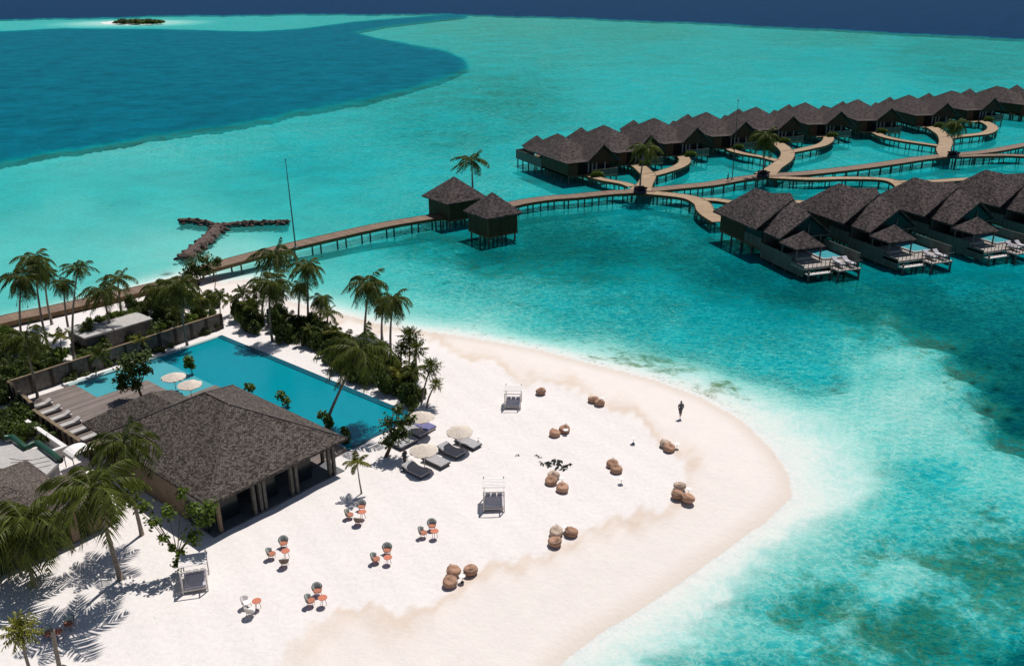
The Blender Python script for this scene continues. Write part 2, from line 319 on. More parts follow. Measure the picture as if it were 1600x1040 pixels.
# polar fan grid, densest where it is near
ys=np.concatenate([np.arange(-19.3,-15,.35),np.arange(-15,60,1.0),np.arange(60,1100,2.6),np.linspace(1105,2600,24)])
a0=PITCH+np.arctan((ys-520)/F); rr=H/np.tan(a0); rr[0]=30000
rr=np.sort(rr)[::-1]
an=np.concatenate([np.linspace(-78,-33.5,30),np.linspace(-33.2,33.2,520),np.linspace(33.5,78,30)])*PI/180
A_,R_=np.meshgrid(an,rr); X=(R_*np.sin(A_)).ravel(); Y=(R_*np.cos(A_)).ravel()
u,v,dep,dw,wd,sd,si,cor,sw,land=fields(X,Y)
def grid_mesh(name,X,Y,Z,attrs,mat,mask=None):
    nr,nc=len(rr),len(an); idx=np.arange(nr*nc).reshape(nr,nc)
    q=np.stack([idx[1:,:-1],idx[1:,1:],idx[:-1,1:],idx[:-1,:-1]],-1).reshape(-1,4)
    if mask is not None:
        q=q[mask[q].any(1)]; used=np.unique(q); mp=np.full(nr*nc,-1); mp[used]=np.arange(len(used)); q=mp[q]; X,Y,Z=X[used],Y[used],Z[used]; attrs={k:a[used] for k,a in attrs.items()}
    me=bpy.data.meshes.new(name); me.vertices.add(len(X)); me.vertices.foreach_set('co',np.stack([X,Y,Z],1).ravel().astype('f'))
    me.loops.add(q.size); me.loops.foreach_set('vertex_index',q.ravel().astype('i')); me.polygons.add(len(q)); me.polygons.foreach_set('loop_start',(np.arange(len(q))*4).astype('i'))
    me.update(calc_edges=True); me.polygons.foreach_set('use_smooth',np.ones(len(q),bool))
    for k,a in attrs.items():
        at=me.attributes.new(k,'FLOAT','POINT'); at.data.foreach_set('value',a.astype('f'))
    me.materials.append(mat); o=bpy.data.objects.new(name,me); col.objects.link(o); o['kind']='structure'; return o
wd=wd*(sd<-.5)*(si<0)
und=.05*np.sin(X*.7+.4*Y)+.04*np.sin(Y*.9-.3*X)+.03*np.sin(X*1.9+Y*1.3)
zl=WL*(1-ss(0,9,sd))+und*ss(2,10,sd)*.6
zi=WL+np.clip(si*.05,0,1.5)
z=np.where(sd>0,zl,np.where(si>0,zi,WL-np.minimum(dw,7)))
tan=np.exp(-(np.where(sw<0,sw/np.where((u<680)&(v>900),34.,15.),sw/6.))**2)*.85*(sd>0)*np.clip((u-420)/80,0,1); out=ss(5,-25,sw)*(sd>0); wet=ss(2.2,0,sd)*(sd>0)
# ---- sand + seabed material
m,t,b=newmat('sand_and_seabed'); M['sand']=m
def attr(t,n): a=N(t,'ShaderNodeAttribute'); a.attribute_name=n; return a.outputs['Fac']
tc=N(t,'ShaderNodeTexCoord'); P=tc.outputs['Object']
nA=noise(t,.35,6,.65,P); nB=noise(t,2.2,6,.7,P); nC=noise(t,.09,5,.6,P); nS=noise(t,14,3,.7,P)
base=ramp(t,nB.outputs[0],[(.25,(.665,.615,.59)),(.5,(.725,.678,.655)),(.8,(.775,.73,.71))])
cream=ramp(t,nA.outputs[0],[(.3,(.68,.605,.555)),(.7,(.74,.68,.635))])
f=math_(t,'MULTIPLY',attr(t,'outer'),math_(t,'MULTIPLY_ADD',nA.outputs[0],1.2,.15),clamp=True); c=mixc(t,f,base,cream)
ft=math_(t,'MULTIPLY',attr(t,'tan'),math_(t,'MULTIPLY_ADD',nA.outputs[0],3.2,-.75,clamp=True),clamp=True); c=mixc(t,ft,c,(.62,.51,.42))
sw_=math_(t,'GREATER_THAN',nS.outputs[0],.70); c=mixc(t,math_(t,'MULTIPLY',sw_,.10),c,(.45,.38,.32))
c=mixc(t,math_(t,'MULTIPLY',attr(t,'wet'),.6),c,(.58,.50,.42))
c=mixc(t,attr(t,'under'),c,(.68,.69,.65))
# weed patches under water
nW=noise(t,.42,8,.72,P,.5); nW2=noise(t,1.3,5,.75,P,.3)
wv=math_(t,'ADD',math_(t,'MULTIPLY',nW.outputs[0],.75),math_(t,'MULTIPLY',nW2.outputs[0],.35))
fw=math_(t,'MULTIPLY',math_(t,'SUBTRACT',math_(t,'ADD',wv,math_(t,'MULTIPLY',attr(t,'weed'),.46)),.68),7,clamp=True)
c=mixc(t,math_(t,'MULTIPLY',fw,.9),c,ramp(t,nW2.outputs[0],[(.35,(.035,.10,.03)),(.7,(.20,.25,.10))]))
c=mixc(t,attr(t,'coral'),c,(.03,.035,.02))
t.links.new(c,b.inputs['Base Color']); b.inputs['Roughness'].default_value=.95; b.inputs['Specular IOR Level'].default_value=.05
nM=noise(t,.9,6,.7,P,.3); hb=math_(t,'ADD',math_(t,'MULTIPLY',nB.outputs[0],1.),math_(t,'ADD',math_(t,'MULTIPLY',nM.outputs[0],1.6),math_(t,'MULTIPLY',nS.outputs[0],.3))); bump(t,b,hb,.5,.11)
grid_mesh('beach_and_seabed',X,Y,z,{'outer':out,'tan':tan,'wet':wet,'weed':wd,'coral':cor,'under':ss(0,-1.5,sd)*.9},m)
# ---- water material
m,t,b=newmat('sea_water'); M['water']=m
d=attr(t,'depth'); tc=N(t,'ShaderNodeTexCoord'); P=tc.outputs['Object']
nD=noise(t,.12,6,.65,P,.5); nE=noise(t,.6,5,.7,P,.4)
wa=attr(t,'weed')
mp=N(t,'ShaderNodeMapping'); mp.inputs['Rotation'].default_value=(0,0,R(-20)); mp.inputs['Scale'].default_value=(.6,1,1); t.links.new(P,mp.inputs[0]); PV=mp.outputs[0]
nF=noise(t,1.9,4,.7,PV,1.2); nG=noise(t,.045,7,.7,P,.6)
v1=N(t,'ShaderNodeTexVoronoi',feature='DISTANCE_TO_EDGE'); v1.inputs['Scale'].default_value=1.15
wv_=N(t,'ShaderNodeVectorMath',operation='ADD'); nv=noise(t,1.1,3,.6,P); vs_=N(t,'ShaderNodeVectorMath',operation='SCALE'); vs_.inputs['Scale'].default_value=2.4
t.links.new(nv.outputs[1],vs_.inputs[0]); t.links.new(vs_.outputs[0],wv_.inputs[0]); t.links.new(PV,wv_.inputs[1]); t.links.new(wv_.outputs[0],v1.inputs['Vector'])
caustic_cells=math_(t,'MINIMUM',math_(t,'MULTIPLY',v1.outputs['Distance'],1.6),.5)  # cell edges lower the depth, painting in caustic-like light
shal=math_(t,'MULTIPLY',math_(t,'SUBTRACT',1.12,math_(t,'DIVIDE',d,7,clamp=True)),math_(t,'MULTIPLY_ADD',attr(t,'calm'),-.72,1.0))
var=math_(t,'ADD',math_(t,'MULTIPLY',nD.outputs[0],.75),math_(t,'ADD',math_(t,'MULTIPLY',nE.outputs[0],.45),math_(t,'ADD',math_(t,'MULTIPLY',nF.outputs[0],1.5),math_(t,'ADD',math_(t,'MULTIPLY',caustic_cells,1.1),math_(t,'MULTIPLY',nG.outputs[0],.75)))))
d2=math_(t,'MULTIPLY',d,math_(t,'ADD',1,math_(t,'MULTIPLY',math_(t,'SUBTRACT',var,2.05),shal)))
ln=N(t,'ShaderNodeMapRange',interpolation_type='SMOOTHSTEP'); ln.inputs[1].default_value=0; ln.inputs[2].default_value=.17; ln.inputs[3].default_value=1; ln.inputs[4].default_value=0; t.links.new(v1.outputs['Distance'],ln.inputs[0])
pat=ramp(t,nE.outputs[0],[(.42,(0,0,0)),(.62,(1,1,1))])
caustic_lines=math_(t,'MULTIPLY',math_(t,'MULTIPLY',ln.outputs[0],pat),shal)
d2=math_(t,'MULTIPLY',math_(t,'MAXIMUM',d2,0),math_(t,'SUBTRACT',1,math_(t,'MULTIPLY',caustic_lines,.5)))  # bright caustic strands painted into the water colour by thinning depth along them
lg=math_(t,'DIVIDE',math_(t,'LOGARITHM',math_(t,'ADD',d2,1.),math.e),math.log(31))
def s2l(*c): return tuple(((x/255+.055)/1.055)**2.4 if x>10 else x/255/12.92 for x in c)
k=.69
def L_(*c): return tuple(x*k for x in s2l(*c))
colr=ramp(t,lg,[(0,L_(215,245,235)),(.10,L_(140,228,216)),(.20,L_(60,206,198)),(.28,L_(0,186,194)),(.345,L_(0,162,172)),(.41,L_(0,134,148)),(.52,L_(0,122,142)),(.65,L_(2,116,138)),(.80,L_(6,84,124)),(1.0,L_(18,62,102))])
tint=ramp(t,lg,[(0,(1,1,1)),(.05,(.75,.955,.955)),(.10,(.67,.955,.945)),(.20,(.40,.89,.90)),(.28,(.22,.84,.88)),(.345,(.14,.78,.82)),(.41,(.10,.72,.75)),(.65,(.02,.5,.6)),(1,(0,.1,.3))])
op=ramp(t,lg,[(0,(0,0,0)),(.05,(.08,)*3),(.10,(.18,)*3),(.20,(.34,)*3),(.28,(.60,)*3),(.345,(.76,)*3),(.41,(.92,)*3),(.50,(1,1,1)),(1,(1,1,1))])
w1=noise(t,2.6,4,.62,PV,.8); w2=noise(t,.75,4,.6,PV,.5); w3=noise(t,7.5,3,.6,PV,.4); w4=noise(t,.12,4,.6,PV)
h=math_(t,'ADD',math_(t,'ADD',math_(t,'MULTIPLY',w1.outputs[0],.5),math_(t,'MULTIPLY',w2.outputs[0],1.1)),math_(t,'MULTIPLY',w3.outputs[0],.14))
bn=N(t,'ShaderNodeBump'); bn.inputs['Strength'].default_value=1.0; bn.inputs['Distance'].default_value=.55; t.links.new(h,bn.inputs['Height'])
nW=noise(t,.42,8,.72,P,.5); nW2=noise(t,1.3,5,.75,P,.3)
nH=noise(t,.028,7,.68,P,.8)
wv2=math_(t,'ADD',math_(t,'MULTIPLY',nH.outputs[0],.7),math_(t,'ADD',math_(t,'MULTIPLY',nW.outputs[0],.42),math_(t,'MULTIPLY',nW2.outputs[0],.38)))
fw2=math_(t,'MULTIPLY',math_(t,'SUBTRACT',math_(t,'ADD',wv2,math_(t,'MULTIPLY',wa,.46)),.87),6,clamp=True)
wcol=ramp(t,lg,[(.15,L_(80,150,120)),(.3,L_(20,122,108)),(.42,L_(0,72,84))])
colr=mixc(t,math_(t,'ADD',math_(t,'MULTIPLY',fw2,.55),math_(t,'MULTIPLY',wa,.25)),colr,wcol)
vz=math_(t,'MULTIPLY_ADD',math_(t,'ADD',nG.outputs[0],nD.outputs[0]),1.1,-.1)
vmx=N(t,'ShaderNodeVectorMath',operation='SCALE'); t.links.new(colr,vmx.inputs[0]); t.links.new(vz,vmx.inputs['Scale']); colr=vmx.outputs[0]
colr=mixc(t,attr(t,'coral'),colr,L_(0,62,66))
df=N(t,'ShaderNodeBsdfDiffuse'); t.links.new(colr,df.inputs[0]); t.links.new(bn.outputs[0],df.inputs['Normal'])
tp=N(t,'ShaderNodeBsdfTransparent'); t.links.new(tint,tp.inputs[0])
m1=N(t,'ShaderNodeMixShader'); t.links.new(op,m1.inputs[0]); t.links.new(tp.outputs[0],m1.inputs[1]); t.links.new(df.outputs[0],m1.inputs[2])
gl=N(t,'ShaderNodeBsdfGlossy'); gl.inputs['Roughness'].default_value=.12; gl.inputs[0].default_value=(1,1,1,1)
bn2=N(t,'ShaderNodeBump'); bn2.inputs['Strength'].default_value=.55; bn2.inputs['Distance'].default_value=.12; t.links.new(h,bn2.inputs['Height']); t.links.new(bn2.outputs[0],gl.inputs['Normal'])
fr=N(t,'ShaderNodeFresnel'); fr.inputs[0].default_value=1.18; t.links.new(bn2.outputs[0],fr.inputs['Normal'])
m2=N(t,'ShaderNodeMixShader'); t.links.new(math_(t,'MULTIPLY',fr.outputs[0],.055),m2.inputs[0]); t.links.new(m1.outputs[0],m2.inputs[1]); t.links.new(gl.outputs[0],m2.inputs[2])
t.links.new(m2.outputs[0],t.nodes['Material Output'].inputs[0]); t.nodes.remove(b)
wm=(sd<1.0)&(si<60)
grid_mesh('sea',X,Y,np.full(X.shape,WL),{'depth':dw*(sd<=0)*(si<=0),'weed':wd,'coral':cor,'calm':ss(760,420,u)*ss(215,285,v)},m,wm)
# ================================================================ VEGETATION
def crown_mesh(name,n,Lf,wind,seed,lo=-35,hi=78,stiff=1.0,mat='frond',ns=22,leaflet=.31,wid=.115):
    r=random.Random(seed); vs=[];fs=[]
    for i in range(n):
        az=i*2.39996+r.uniform(-.3,.3); tt=(i+.5)/n; el=R(hi+(lo-hi)*tt+r.uniform(-8,8)); Lr=Lf*r.uniform(.8,1.08)*(0.75 if tt<.15 else 1)
        d=Vector((math.cos(az)*math.cos(el),math.sin(az)*math.cos(el),math.sin(el))); p=Vector((0,0,.0)); st=Lr/ns; pts=[p.copy()]; ds=[d.copy()]
        for k in range(ns):
            g=.105*(.5+k/ns)/stiff; d=(d+Vector((0,0,-g))+Vector(wind)*.045*(.3+k/ns)).normalized(); p=p+d*st; pts.append(p.copy()); ds.append(d.copy())
        # rachis
        for k in range(0,ns-1,2):
            s=ds[k].cross(Vector((0,0,1)))
            s=s.normalized() if s.length>.05 else Vector((1,0,0)); wr=.035*(1-k/ns)+.008; b0=len(vs)
            vs+= [pts[k]-s*wr,pts[k]+s*wr,pts[k+2]+s*wr*.8,pts[k+2]-s*wr*.8]; fs.append((b0,b0+1,b0+2,b0+3))
        for k in range(3,ns+1):
            d=ds[k]; s=d.cross(Vector((0,0,1)))
            s=s.normalized() if s.length>.05 else Vector((1,0,0)); up=s.cross(d); x=k/ns
            ll=Lr*leaflet*math.sin(PI*min(1,x*.85+.15))**.7*r.uniform(.8,1.15)
            for sg in (-1,1):
                dr=(s*sg*.75+d*.62+Vector((0,0,-.40-.25*x))+Vector(wind)*.12+up*r.uniform(-.1,.15)).normalized(); q=pts[k]-d*r.uniform(0,st)
                b0=len(vs); mid=q+dr*ll*.5+Vector((0,0,.03)); wv_=d*wid
                vs+=[q-wv_*.3,q+wv_*.4,mid+wv_*.5,q+dr*ll+Vector((0,0,-ll*.18)),mid-wv_*.5]; fs.append((b0,b0+1,b0+2,b0+3,b0+4))
    me=bpy.data.meshes.new(name); me.from_pydata(vs,[],fs); me.materials.append(M[mat]); return me
WIND=(-.75,-.1,0)
CR=[crown_mesh('crown',n,1.0*L,wd_,s,lo,hi,st) for n,L,wd_,s,lo,hi,st in [(25,3.4,WIND,1,-48,60,1.0),(22,3.5,(-1.2,-.2,0),2,-40,62,1.1),(27,3.2,(-.5,.1,0),3,-50,64,.95),(15,3.5,(-1.6,-.2,.1),4,-30,62,1.35),(30,3.5,(-.9,.1,0),5,-55,60,.95)]]
CRY=[crown_mesh('crown',9,2.2,WIND,11,5,80,1.2,'frondbright'),crown_mesh('crown',12,2.2,(-.3,0,0),12,0,80,1.1)]
CRP=[crown_mesh('crown',60,1.3,(0,0,0),21,-65,85,2.6,'frond',8,.24,.10),crown_mesh('crown',44,1.4,(-.2,0,0),22,-50,85,2.4,'frondbright',9,.24,.10)]
def palm(base,crown,Lf,label,var=0,bz=0,tr=.125,set_=CR,name='palm_tree',cat='palm tree',bend=.18,group='coconut palms around the resort',dy=0):
    B=G(*base,bz) if len(base)==2 else Vector(base); C=onY(*crown,B.y+dy); rel=C-B
    e=thing(name,label,cat,B,0,group)
    hor=Vector((rel.x,rel.y,0)); pts=[];rad=[]; side=Vector((rnd.uniform(-.15,.15),rnd.uniform(-.15,.15),0))*rel.z*.3
    for i in range(11):
        s=i/10; q=s**(1.0+bend*3) ; pts.append(Vector((hor.x*q,hor.y*q,rel.z*s))+side*math.sin(PI*s)*.5); rad.append(tr*(1.35-.75*s) if i else tr*1.8)
    pts[0]+=Vector((0,0,-.3)); MB().tube(pts,rad,8).build('trunk','trunk',e,True)
    me=set_[var%len(set_)]; c=bpy.data.objects.new('crown',me); col.objects.link(c); c.parent=e; c.location=pts[-1]; base_L=3.1 if set_ is CR else (2.2 if set_ is CRY else 1.3)
    c.scale=(Lf/base_L*(1.08 if set_ is CR else 1.25),)*3; c.rotation_euler=(0,0,rnd.uniform(-.5,.5) if set_ is CR else rnd.uniform(0,6.28))
    if set_ is CR:
        nn=MB()
        for k in range(5): a=k*1.3; nn.lathe([(.02,-.12),(.12,-.05),(.13,.05),(.03,.13)],6,(math.cos(a)*.22,math.sin(a)*.22))
        o=nn.build('coconuts','trunk',e,True); o.location=pts[-1]+Vector((0,0,-.2))
    return e
def leafblob(n,rx,ry,rz,size,seed,mat='leaves',lumps=7,name='foliage'):
    r=random.Random(seed); vs=[];fs=[]; cs=[]
    for i in range(lumps):
        a=r.uniform(0,2*PI); q=r.uniform(.15,.75); cs.append((Vector((math.cos(a)*q*rx,math.sin(a)*q*ry,rz*r.uniform(.35,1.25))),r.uniform(.32,.6)))
    for i in range(n):
        c,k=cs[i%lumps]; d=Vector((r.gauss(0,1),r.gauss(0,1),r.gauss(0,1))).normalized()*(r.random()**.4)*k
        p=c+Vector((d.x*rx,d.y*ry,d.z*rz)); p.z=max(p.z,.04)
        nrm=(d*.7/k+Vector((r.gauss(0,.5),r.gauss(0,.5),r.gauss(.4,.5)))).normalized(); a=nrm.orthogonal().normalized(); a=Matrix.Rotation(r.uniform(0,6.28),3,nrm)@a; bb=nrm.cross(a); s=size*r.uniform(.6,1.3); b0=len(vs)
        vs+=[p-a*s,p-bb*s*.45,p+a*s,p+bb*s*.45]; fs.append((b0,b0+1,b0+2,b0+3))
    me=bpy.data.meshes.new(name); me.from_pydata(vs,[],fs); me.materials.append(M[mat]); return me
SH=[leafblob(900,1.0,1.0,.75,.16,31+i,'leaves',6+i) for i in range(5)]+[leafblob(800,1.0,1.0,.75,.16,51+i,'leavesbright',6+i) for i in range(2)]+[leafblob(700,1,1,.7,.16,61,'leavesdark',6)]
def shrub_stem():
    mb=MB()
    for k in range(5):
        a=k*1.256; mb.tube([(0,0,-.1),(.2*math.cos(a),.2*math.sin(a),.4),(.5*math.cos(a),.5*math.sin(a),.9)],[.05,.035,.015],5)
    return mb.build('stem','bark')
_st=shrub_stem(); STEM=_st.data; bpy.data.objects.remove(_st)
def shrub(loc,s,var,label='dense dark green shrub in the planting around the pool terrace',group='shrubs planted around the resort',name='shrub',sz=None,cat='shrub'):
    e=thing(name,label,cat,loc,rnd.uniform(0,6.28),group); e.scale=(s,s,sz or s*rnd.uniform(.85,1.3))
    for nm,me in (('stem',STEM),('foliage',SH[var])):
        o=bpy.data.objects.new(nm,me); col.objects.link(o); o.parent=e
    return e
def broadtree(base,tips,label,mat='leaves',bz=0,leafsize=.19,per=230,tr=.10,name='leafy_tree',group=None,trunkfrac=.45,rad=.55):
    """tips: crown clump pixels (px,py,r metres, dy)"""
    B=G(*base,bz) if len(base)==2 else Vector(base); e=thing(name,label,'tree',B,0,group); mb=MB(); r=random.Random(int(B.x*100)); vs=[];fs=[]
    T=[(onY(a,b_,B.y+dy)-B,rr_) for a,b_,rr_,dy in tips]; mean=sum((q for q,_ in T),Vector())/len(T); fork=mean*trunkfrac
    mb.tube([Vector((0,0,-.2)),fork*.5+Vector((.05,.03,0)),fork],[tr*1.3,tr,tr*.8],7)
    for q,rr_ in T:
        mb.tube([fork,fork.lerp(q,.5)+Vector((r.uniform(-.1,.1),r.uniform(-.1,.1),.05)),q],[tr*.7,tr*.4,tr*.15],5)
        for i in range(int(per*rr_/.55*(.6 if rr_<.45 and len(T)<4 else 1))):
            d=Vector((r.gauss(0,1),r.gauss(0,1),r.gauss(0,.8))).normalized()*(r.random()**.45)*rr_*(1.35 if len(T)<4 else r.uniform(.6,1.75)); p=q+d
            nrm=(d.normalized()*.5+Vector((r.gauss(0,.5),r.gauss(0,.5),r.gauss(.5,.5)))).normalized(); a=nrm.orthogonal().normalized(); a=Matrix.Rotation(r.uniform(0,6.28),3,nrm)@a; bb=nrm.cross(a); s=leafsize*r.uniform(.6,1.25); b0=len(vs)
            vs+=[p-a*s,p-bb*s*.6,p+a*s,p+bb*s*.6]; fs.append((b0,b0+1,b0+2,b0+3))
    mb.build('trunk','bark',e,True)
    me=bpy.data.meshes.new('crown'); me.from_pydata(vs,[],fs); me.materials.append(M[mat]); o=bpy.data.objects.new('crown',me); col.objects.link(o); o.parent=e
    return e
# ---- palms left
palm((76,545),(54,405),3.0,'tall palm with round full crown, highest of the palms at the left edge',0,dy=.5)
palm((40,560),(34,432),3.0,'palm with broad dark crown at the left edge below the highest crown',4)
palm((81,505),(70,425),2.3,'slender palm behind the two tall left edge palms',2)
palm((110,527),(99,443),2.2,'palm with compact dark crown right of the left edge palms',2)
palm((116,562),(122,418),2.2,'slim pale trunked palm with upswept thin fronds in front of the turquoise water',3)
palm((178,532),(160,455),2.9,'spreading palm beside the small flat-roofed hut on the left',1)
palm((190,492),(184,434),2.6,'sparse palm with few long fronds beside the shore boardwalk',3)
palm((258,505),(256,450),3.4,'left palm of the dense pair below the rock breakwater',4)
palm((293,540),(283,444),3.2,'right palm of the dense pair below the rock breakwater',0)
palm((60,625),(38,527),3.0,'low palm with bright fronds growing inside the corner of the long wall',1)
palm((410,492),(430,398),3.4,'tall palm whose crown reaches the boardwalk left of the mast',1)
palm((426,533),(424,440),3.4,'thick crowned palm at the pool hedge below the mast',4)
palm((482,512),(481,416),2.9,'tall thin trunked palm just right of the mast foot',0)
palm((467,506),(469,448),2.2,'short palm tucked left of the tall thin trunked one',2)
palm((500,514),(502,468),2.3,'small dark palm in the middle of the pool hedge',2)
palm((512,528),(512,488),1.9,'lowest palm in the middle of the pool hedge',3)
palm((570,522),(577,442),3.3,'full crowned palm at the right part of the pool hedge',4)
palm((612,565),(615,467),2.7,'palm with narrow windswept crown beside the beach',0)
palm((597,528),(600,478),2.0,'short palm between the two right hedge palms',2)
palm((509,664),(562,546),4.0,'leaning palm whose long trunk crosses the pool',1,.2,bend=.05)
for b_,c_,l,v_ in [((315,498),(313,466),'left small palm behind the back wall',0),((345,500),(343,464),'second small palm behind the back wall',1),((382,497),(378,458),'third small palm behind the back wall',1),((404,500),(400,455),'fourth small palm behind the back wall',0),((437,505),(436,458),'small palm behind the thick crowned hedge palm',1)]:
    palm(b_,c_,1.5,l,v_,tr=.07,set_=CRY)
palm((222,835),(192,692),3.1,'palm in front of the pavilion roof with downward spread fronds',1,dy=-1)
palm((189,905),(143,762),3.9,'large palm with curved leaning trunk rising from the sand in front of the pavilion',1,tr=.15,bend=.65,dy=-2.0)
palm((55,915),(36,812),4.4,'large bright palm over the thatched building at the left edge',0,dy=.4)
palm((565,770),(558,724),1.3,'young bright green palm standing alone on the sand beside the pavilion',0,tr=.06,set_=CRY,group=None)
# pandanus
for b_,c_,l,s,v_ in [((639,585),(640,525),'left screw pine at the beach end of the hedge',1.3,0),((651,592),(650,545),'second screw pine at the beach end of the hedge',1.3,0),((659,628),(673,573),'leaning screw pine with tufted top nearest the beach',1.15,0),((667,636),(681,600),'shortest screw pine at the corner of the hedge',.8,1),((52,1060),(32,985),'spiky screw pine in the bottom left corner',1.15,1),((627,590),(628,545),'brown leaved screw pine leaning left in the hedge',1.1,0)]:
    palm(b_,c_,s,l,v_,tr=.09,set_=CRP,name='screw_pine',cat='screw pine',group='screw pines at the hedge end')
for i,(x_,y_) in enumerate([(362,492),(385,503),(398,512),(455,523),(530,545),(545,556),(590,578),(603,592),(622,605),(480,540),(565,572),(640,612),(215,560),(150,590),(236,500),(60,590),(95,560),(20,600),(130,545),(280,520)]):
    palm((x_,y_),(x_+rnd.uniform(-6,6),y_-rnd.uniform(22,34)),1.25+.25*(i%3),'short young palm sprouting from the shrubs around the pool',1 if i%4 else 0,tr=.06,set_=CRY,group='young palms among the shrubs')
# ---- hedge shrubs
def scatter(px_poly,n,s0,s1,seed,vars_=(0,1,2,3,4),h=1.2,label=None,group=None):
    r=random.Random(seed); poly=np.array(px_poly,float); x0,y0=poly.min(0); x1,y1=poly.max(0); k=0; got=[]
    while k<n:
        a=r.uniform(x0,x1); b_=r.uniform(y0,y1)
        if sdist(np.array([a]),np.array([b_]),poly)[0]<0: continue
        p=G(a,b_)
        s=r.uniform(s0,s1)
        if any((p-q).length<s*.75 for q in got): s*=.8
        got.append(p); shrub(p,s,r.choice(vars_),sz=s*h*r.uniform(.8,1.3),**({'label':label} if label else {}),**({'group':group} if group else {})); k+=1
scatter([(362,495),(400,490),(470,510),(540,530),(560,565),(590,560),(640,600),(665,628),(640,640),(600,615),(560,600),(520,575),(470,545),(420,535),(375,518)],105,.8,1.4,1,(0,1,2,3,4,0,2),1.5,'dense dark green shrub in the hedge along the far side of the pool','hedge shrubs along the pool')
scatter([(0,530),(60,535),(110,560),(60,600),(0,640)],38,.9,1.6,2,(0,1,5,6,3),1.1,'leafy shrub outside the corner of the long grey wall','shrubs outside the grey wall')
scatter([(110,550),(220,515),(330,485),(340,500),(220,540),(120,568)],34,.7,1.3,3,(0,1,2,5,3),1.0,'leafy shrub behind the long grey wall','shrubs behind the grey wall')
scatter([(90,585),(220,555),(330,512),(345,517),(230,560),(180,572),(110,600)],28,.5,.9,4,(0,1,2,3),.9,'low dark shrub at the foot of the long grey wall beside the pool','shrubs inside the grey wall')
scatter([(205,485),(330,462),(345,485),(230,515)],26,.7,1.2,5,(0,1,2,3),1.4,'dark shrub beneath the palms beside the small flat-roofed hut','shrubs by the small hut')
scatter([(0,640),(38,645),(62,690),(30,690),(0,690)],24,.9,1.4,6,(0,1,2,3,5),1.1,'dark shrub below the pool terrace at the left edge','shrubs below the terrace')
scatter([(60,665),(95,690),(88,700),(60,690)],5,.6,.9,8,(0,3),.9,'dark shrub inside the white-capped planting wall','shrubs in the walled bed')
scatter([(120,530),(150,545),(110,590)],3,.6,1.1,9,(5,6),.9,'yellow green shrub behind the long grey wall','bright shrubs behind the grey wall')
# ---- broadleaf trees
broadtree((312,470),[(300,415,.9,0),(318,405,1.0,0),(308,425,.9,.5),(325,420,.6,0),(293,430,.8,0)],'bushy tree at the root of the rock breakwater','leaves',tr=.10)
broadtree((335,452),[(337,410,.65,0),(341,406,.4,0)],'thin stemmed small tree beside the rock breakwater','leaves',tr=.05,trunkfrac=.8)
broadtree((223,627),[(200,567,1.0,0),(222,560,.9,0),(190,590,.7,0),(208,580,.8,0),(228,578,.5,0),(212,600,.6,0),(192,602,.6,0)],'dark leaved tree growing through the pool deck','leaves',tr=.14)
broadtree((602,713),[(622,640,.5,0),(606,660,.6,0),(628,660,.8,0),(616,680,.8,0),(640,655,.5,0),(606,690,.6,0),(630,678,.6,0),(643,640,.18,0),(650,633,.12,0)],'leaning sea grape tree beside the pool corner and loungers','leaves',tr=.16,per=120)
broadtree((300,583),[(295,562,.45,0),(292,570,.3,0),(300,572,.3,0)],'small bright tree in a planter standing in the pool','leavesbright',bz=.2,tr=.05)
broadtree((450,637),[(438,617,.4,0),(447,626,.4,0)],'small tree at the pool edge behind the middle of the pavilion roof','leavesbright',tr=.05)
broadtree((396,622),[(389,604,.4,0),(393,607,.3,0)],'small bright tree at the pool edge behind the roof ridge','leavesbright',tr=.05)
broadtree((515,672),[(504,648,.4,0),(512,655,.4,0),(516,663,.3,0)],'small tree at the pool edge beside the leaning palm foot','leavesbright',tr=.05)
broadtree((540,692),[(538,671,.3,0),(541,680,.35,0),(540,690,.4,0)],'small dark tree at the pool corner beside the pavilion','leaves',tr=.05)
broadtree((282,893),[(278,880,.35,0),(268,853,.25,0),(240,815,.5,0),(225,790,.5,.5),(210,760,.6,.5),(262,800,.5,0),(300,838,.6,0),(318,810,.7,.5),(285,770,.4,1),(328,790,.5,.5),(300,795,.5,.5),(255,840,.3,0),(200,780,.6,.5),(283,865,.3,0)],'loose branching tree leaning out over the sand from beside the cabana','leavesbright',tr=.07,per=170,leafsize=.16,trunkfrac=.35)
# far islet trees
for i,(x,h_) in enumerate([(183,5),(190,7),(197,8),(204,7),(211,8),(218,8),(225,7.5),(232,8),(239,8),(246,7),(251,5),(207,6),(229,7)]):
    p=G(x,37.2+.6*math.sin(i*1.7),.3); e=shrub(p,h_*1.15,[5,0,1,5,2,6][i%6],'bushy tree on the small far islet','trees on the far islet',name='islet_tree',sz=h_*.62,cat='tree')
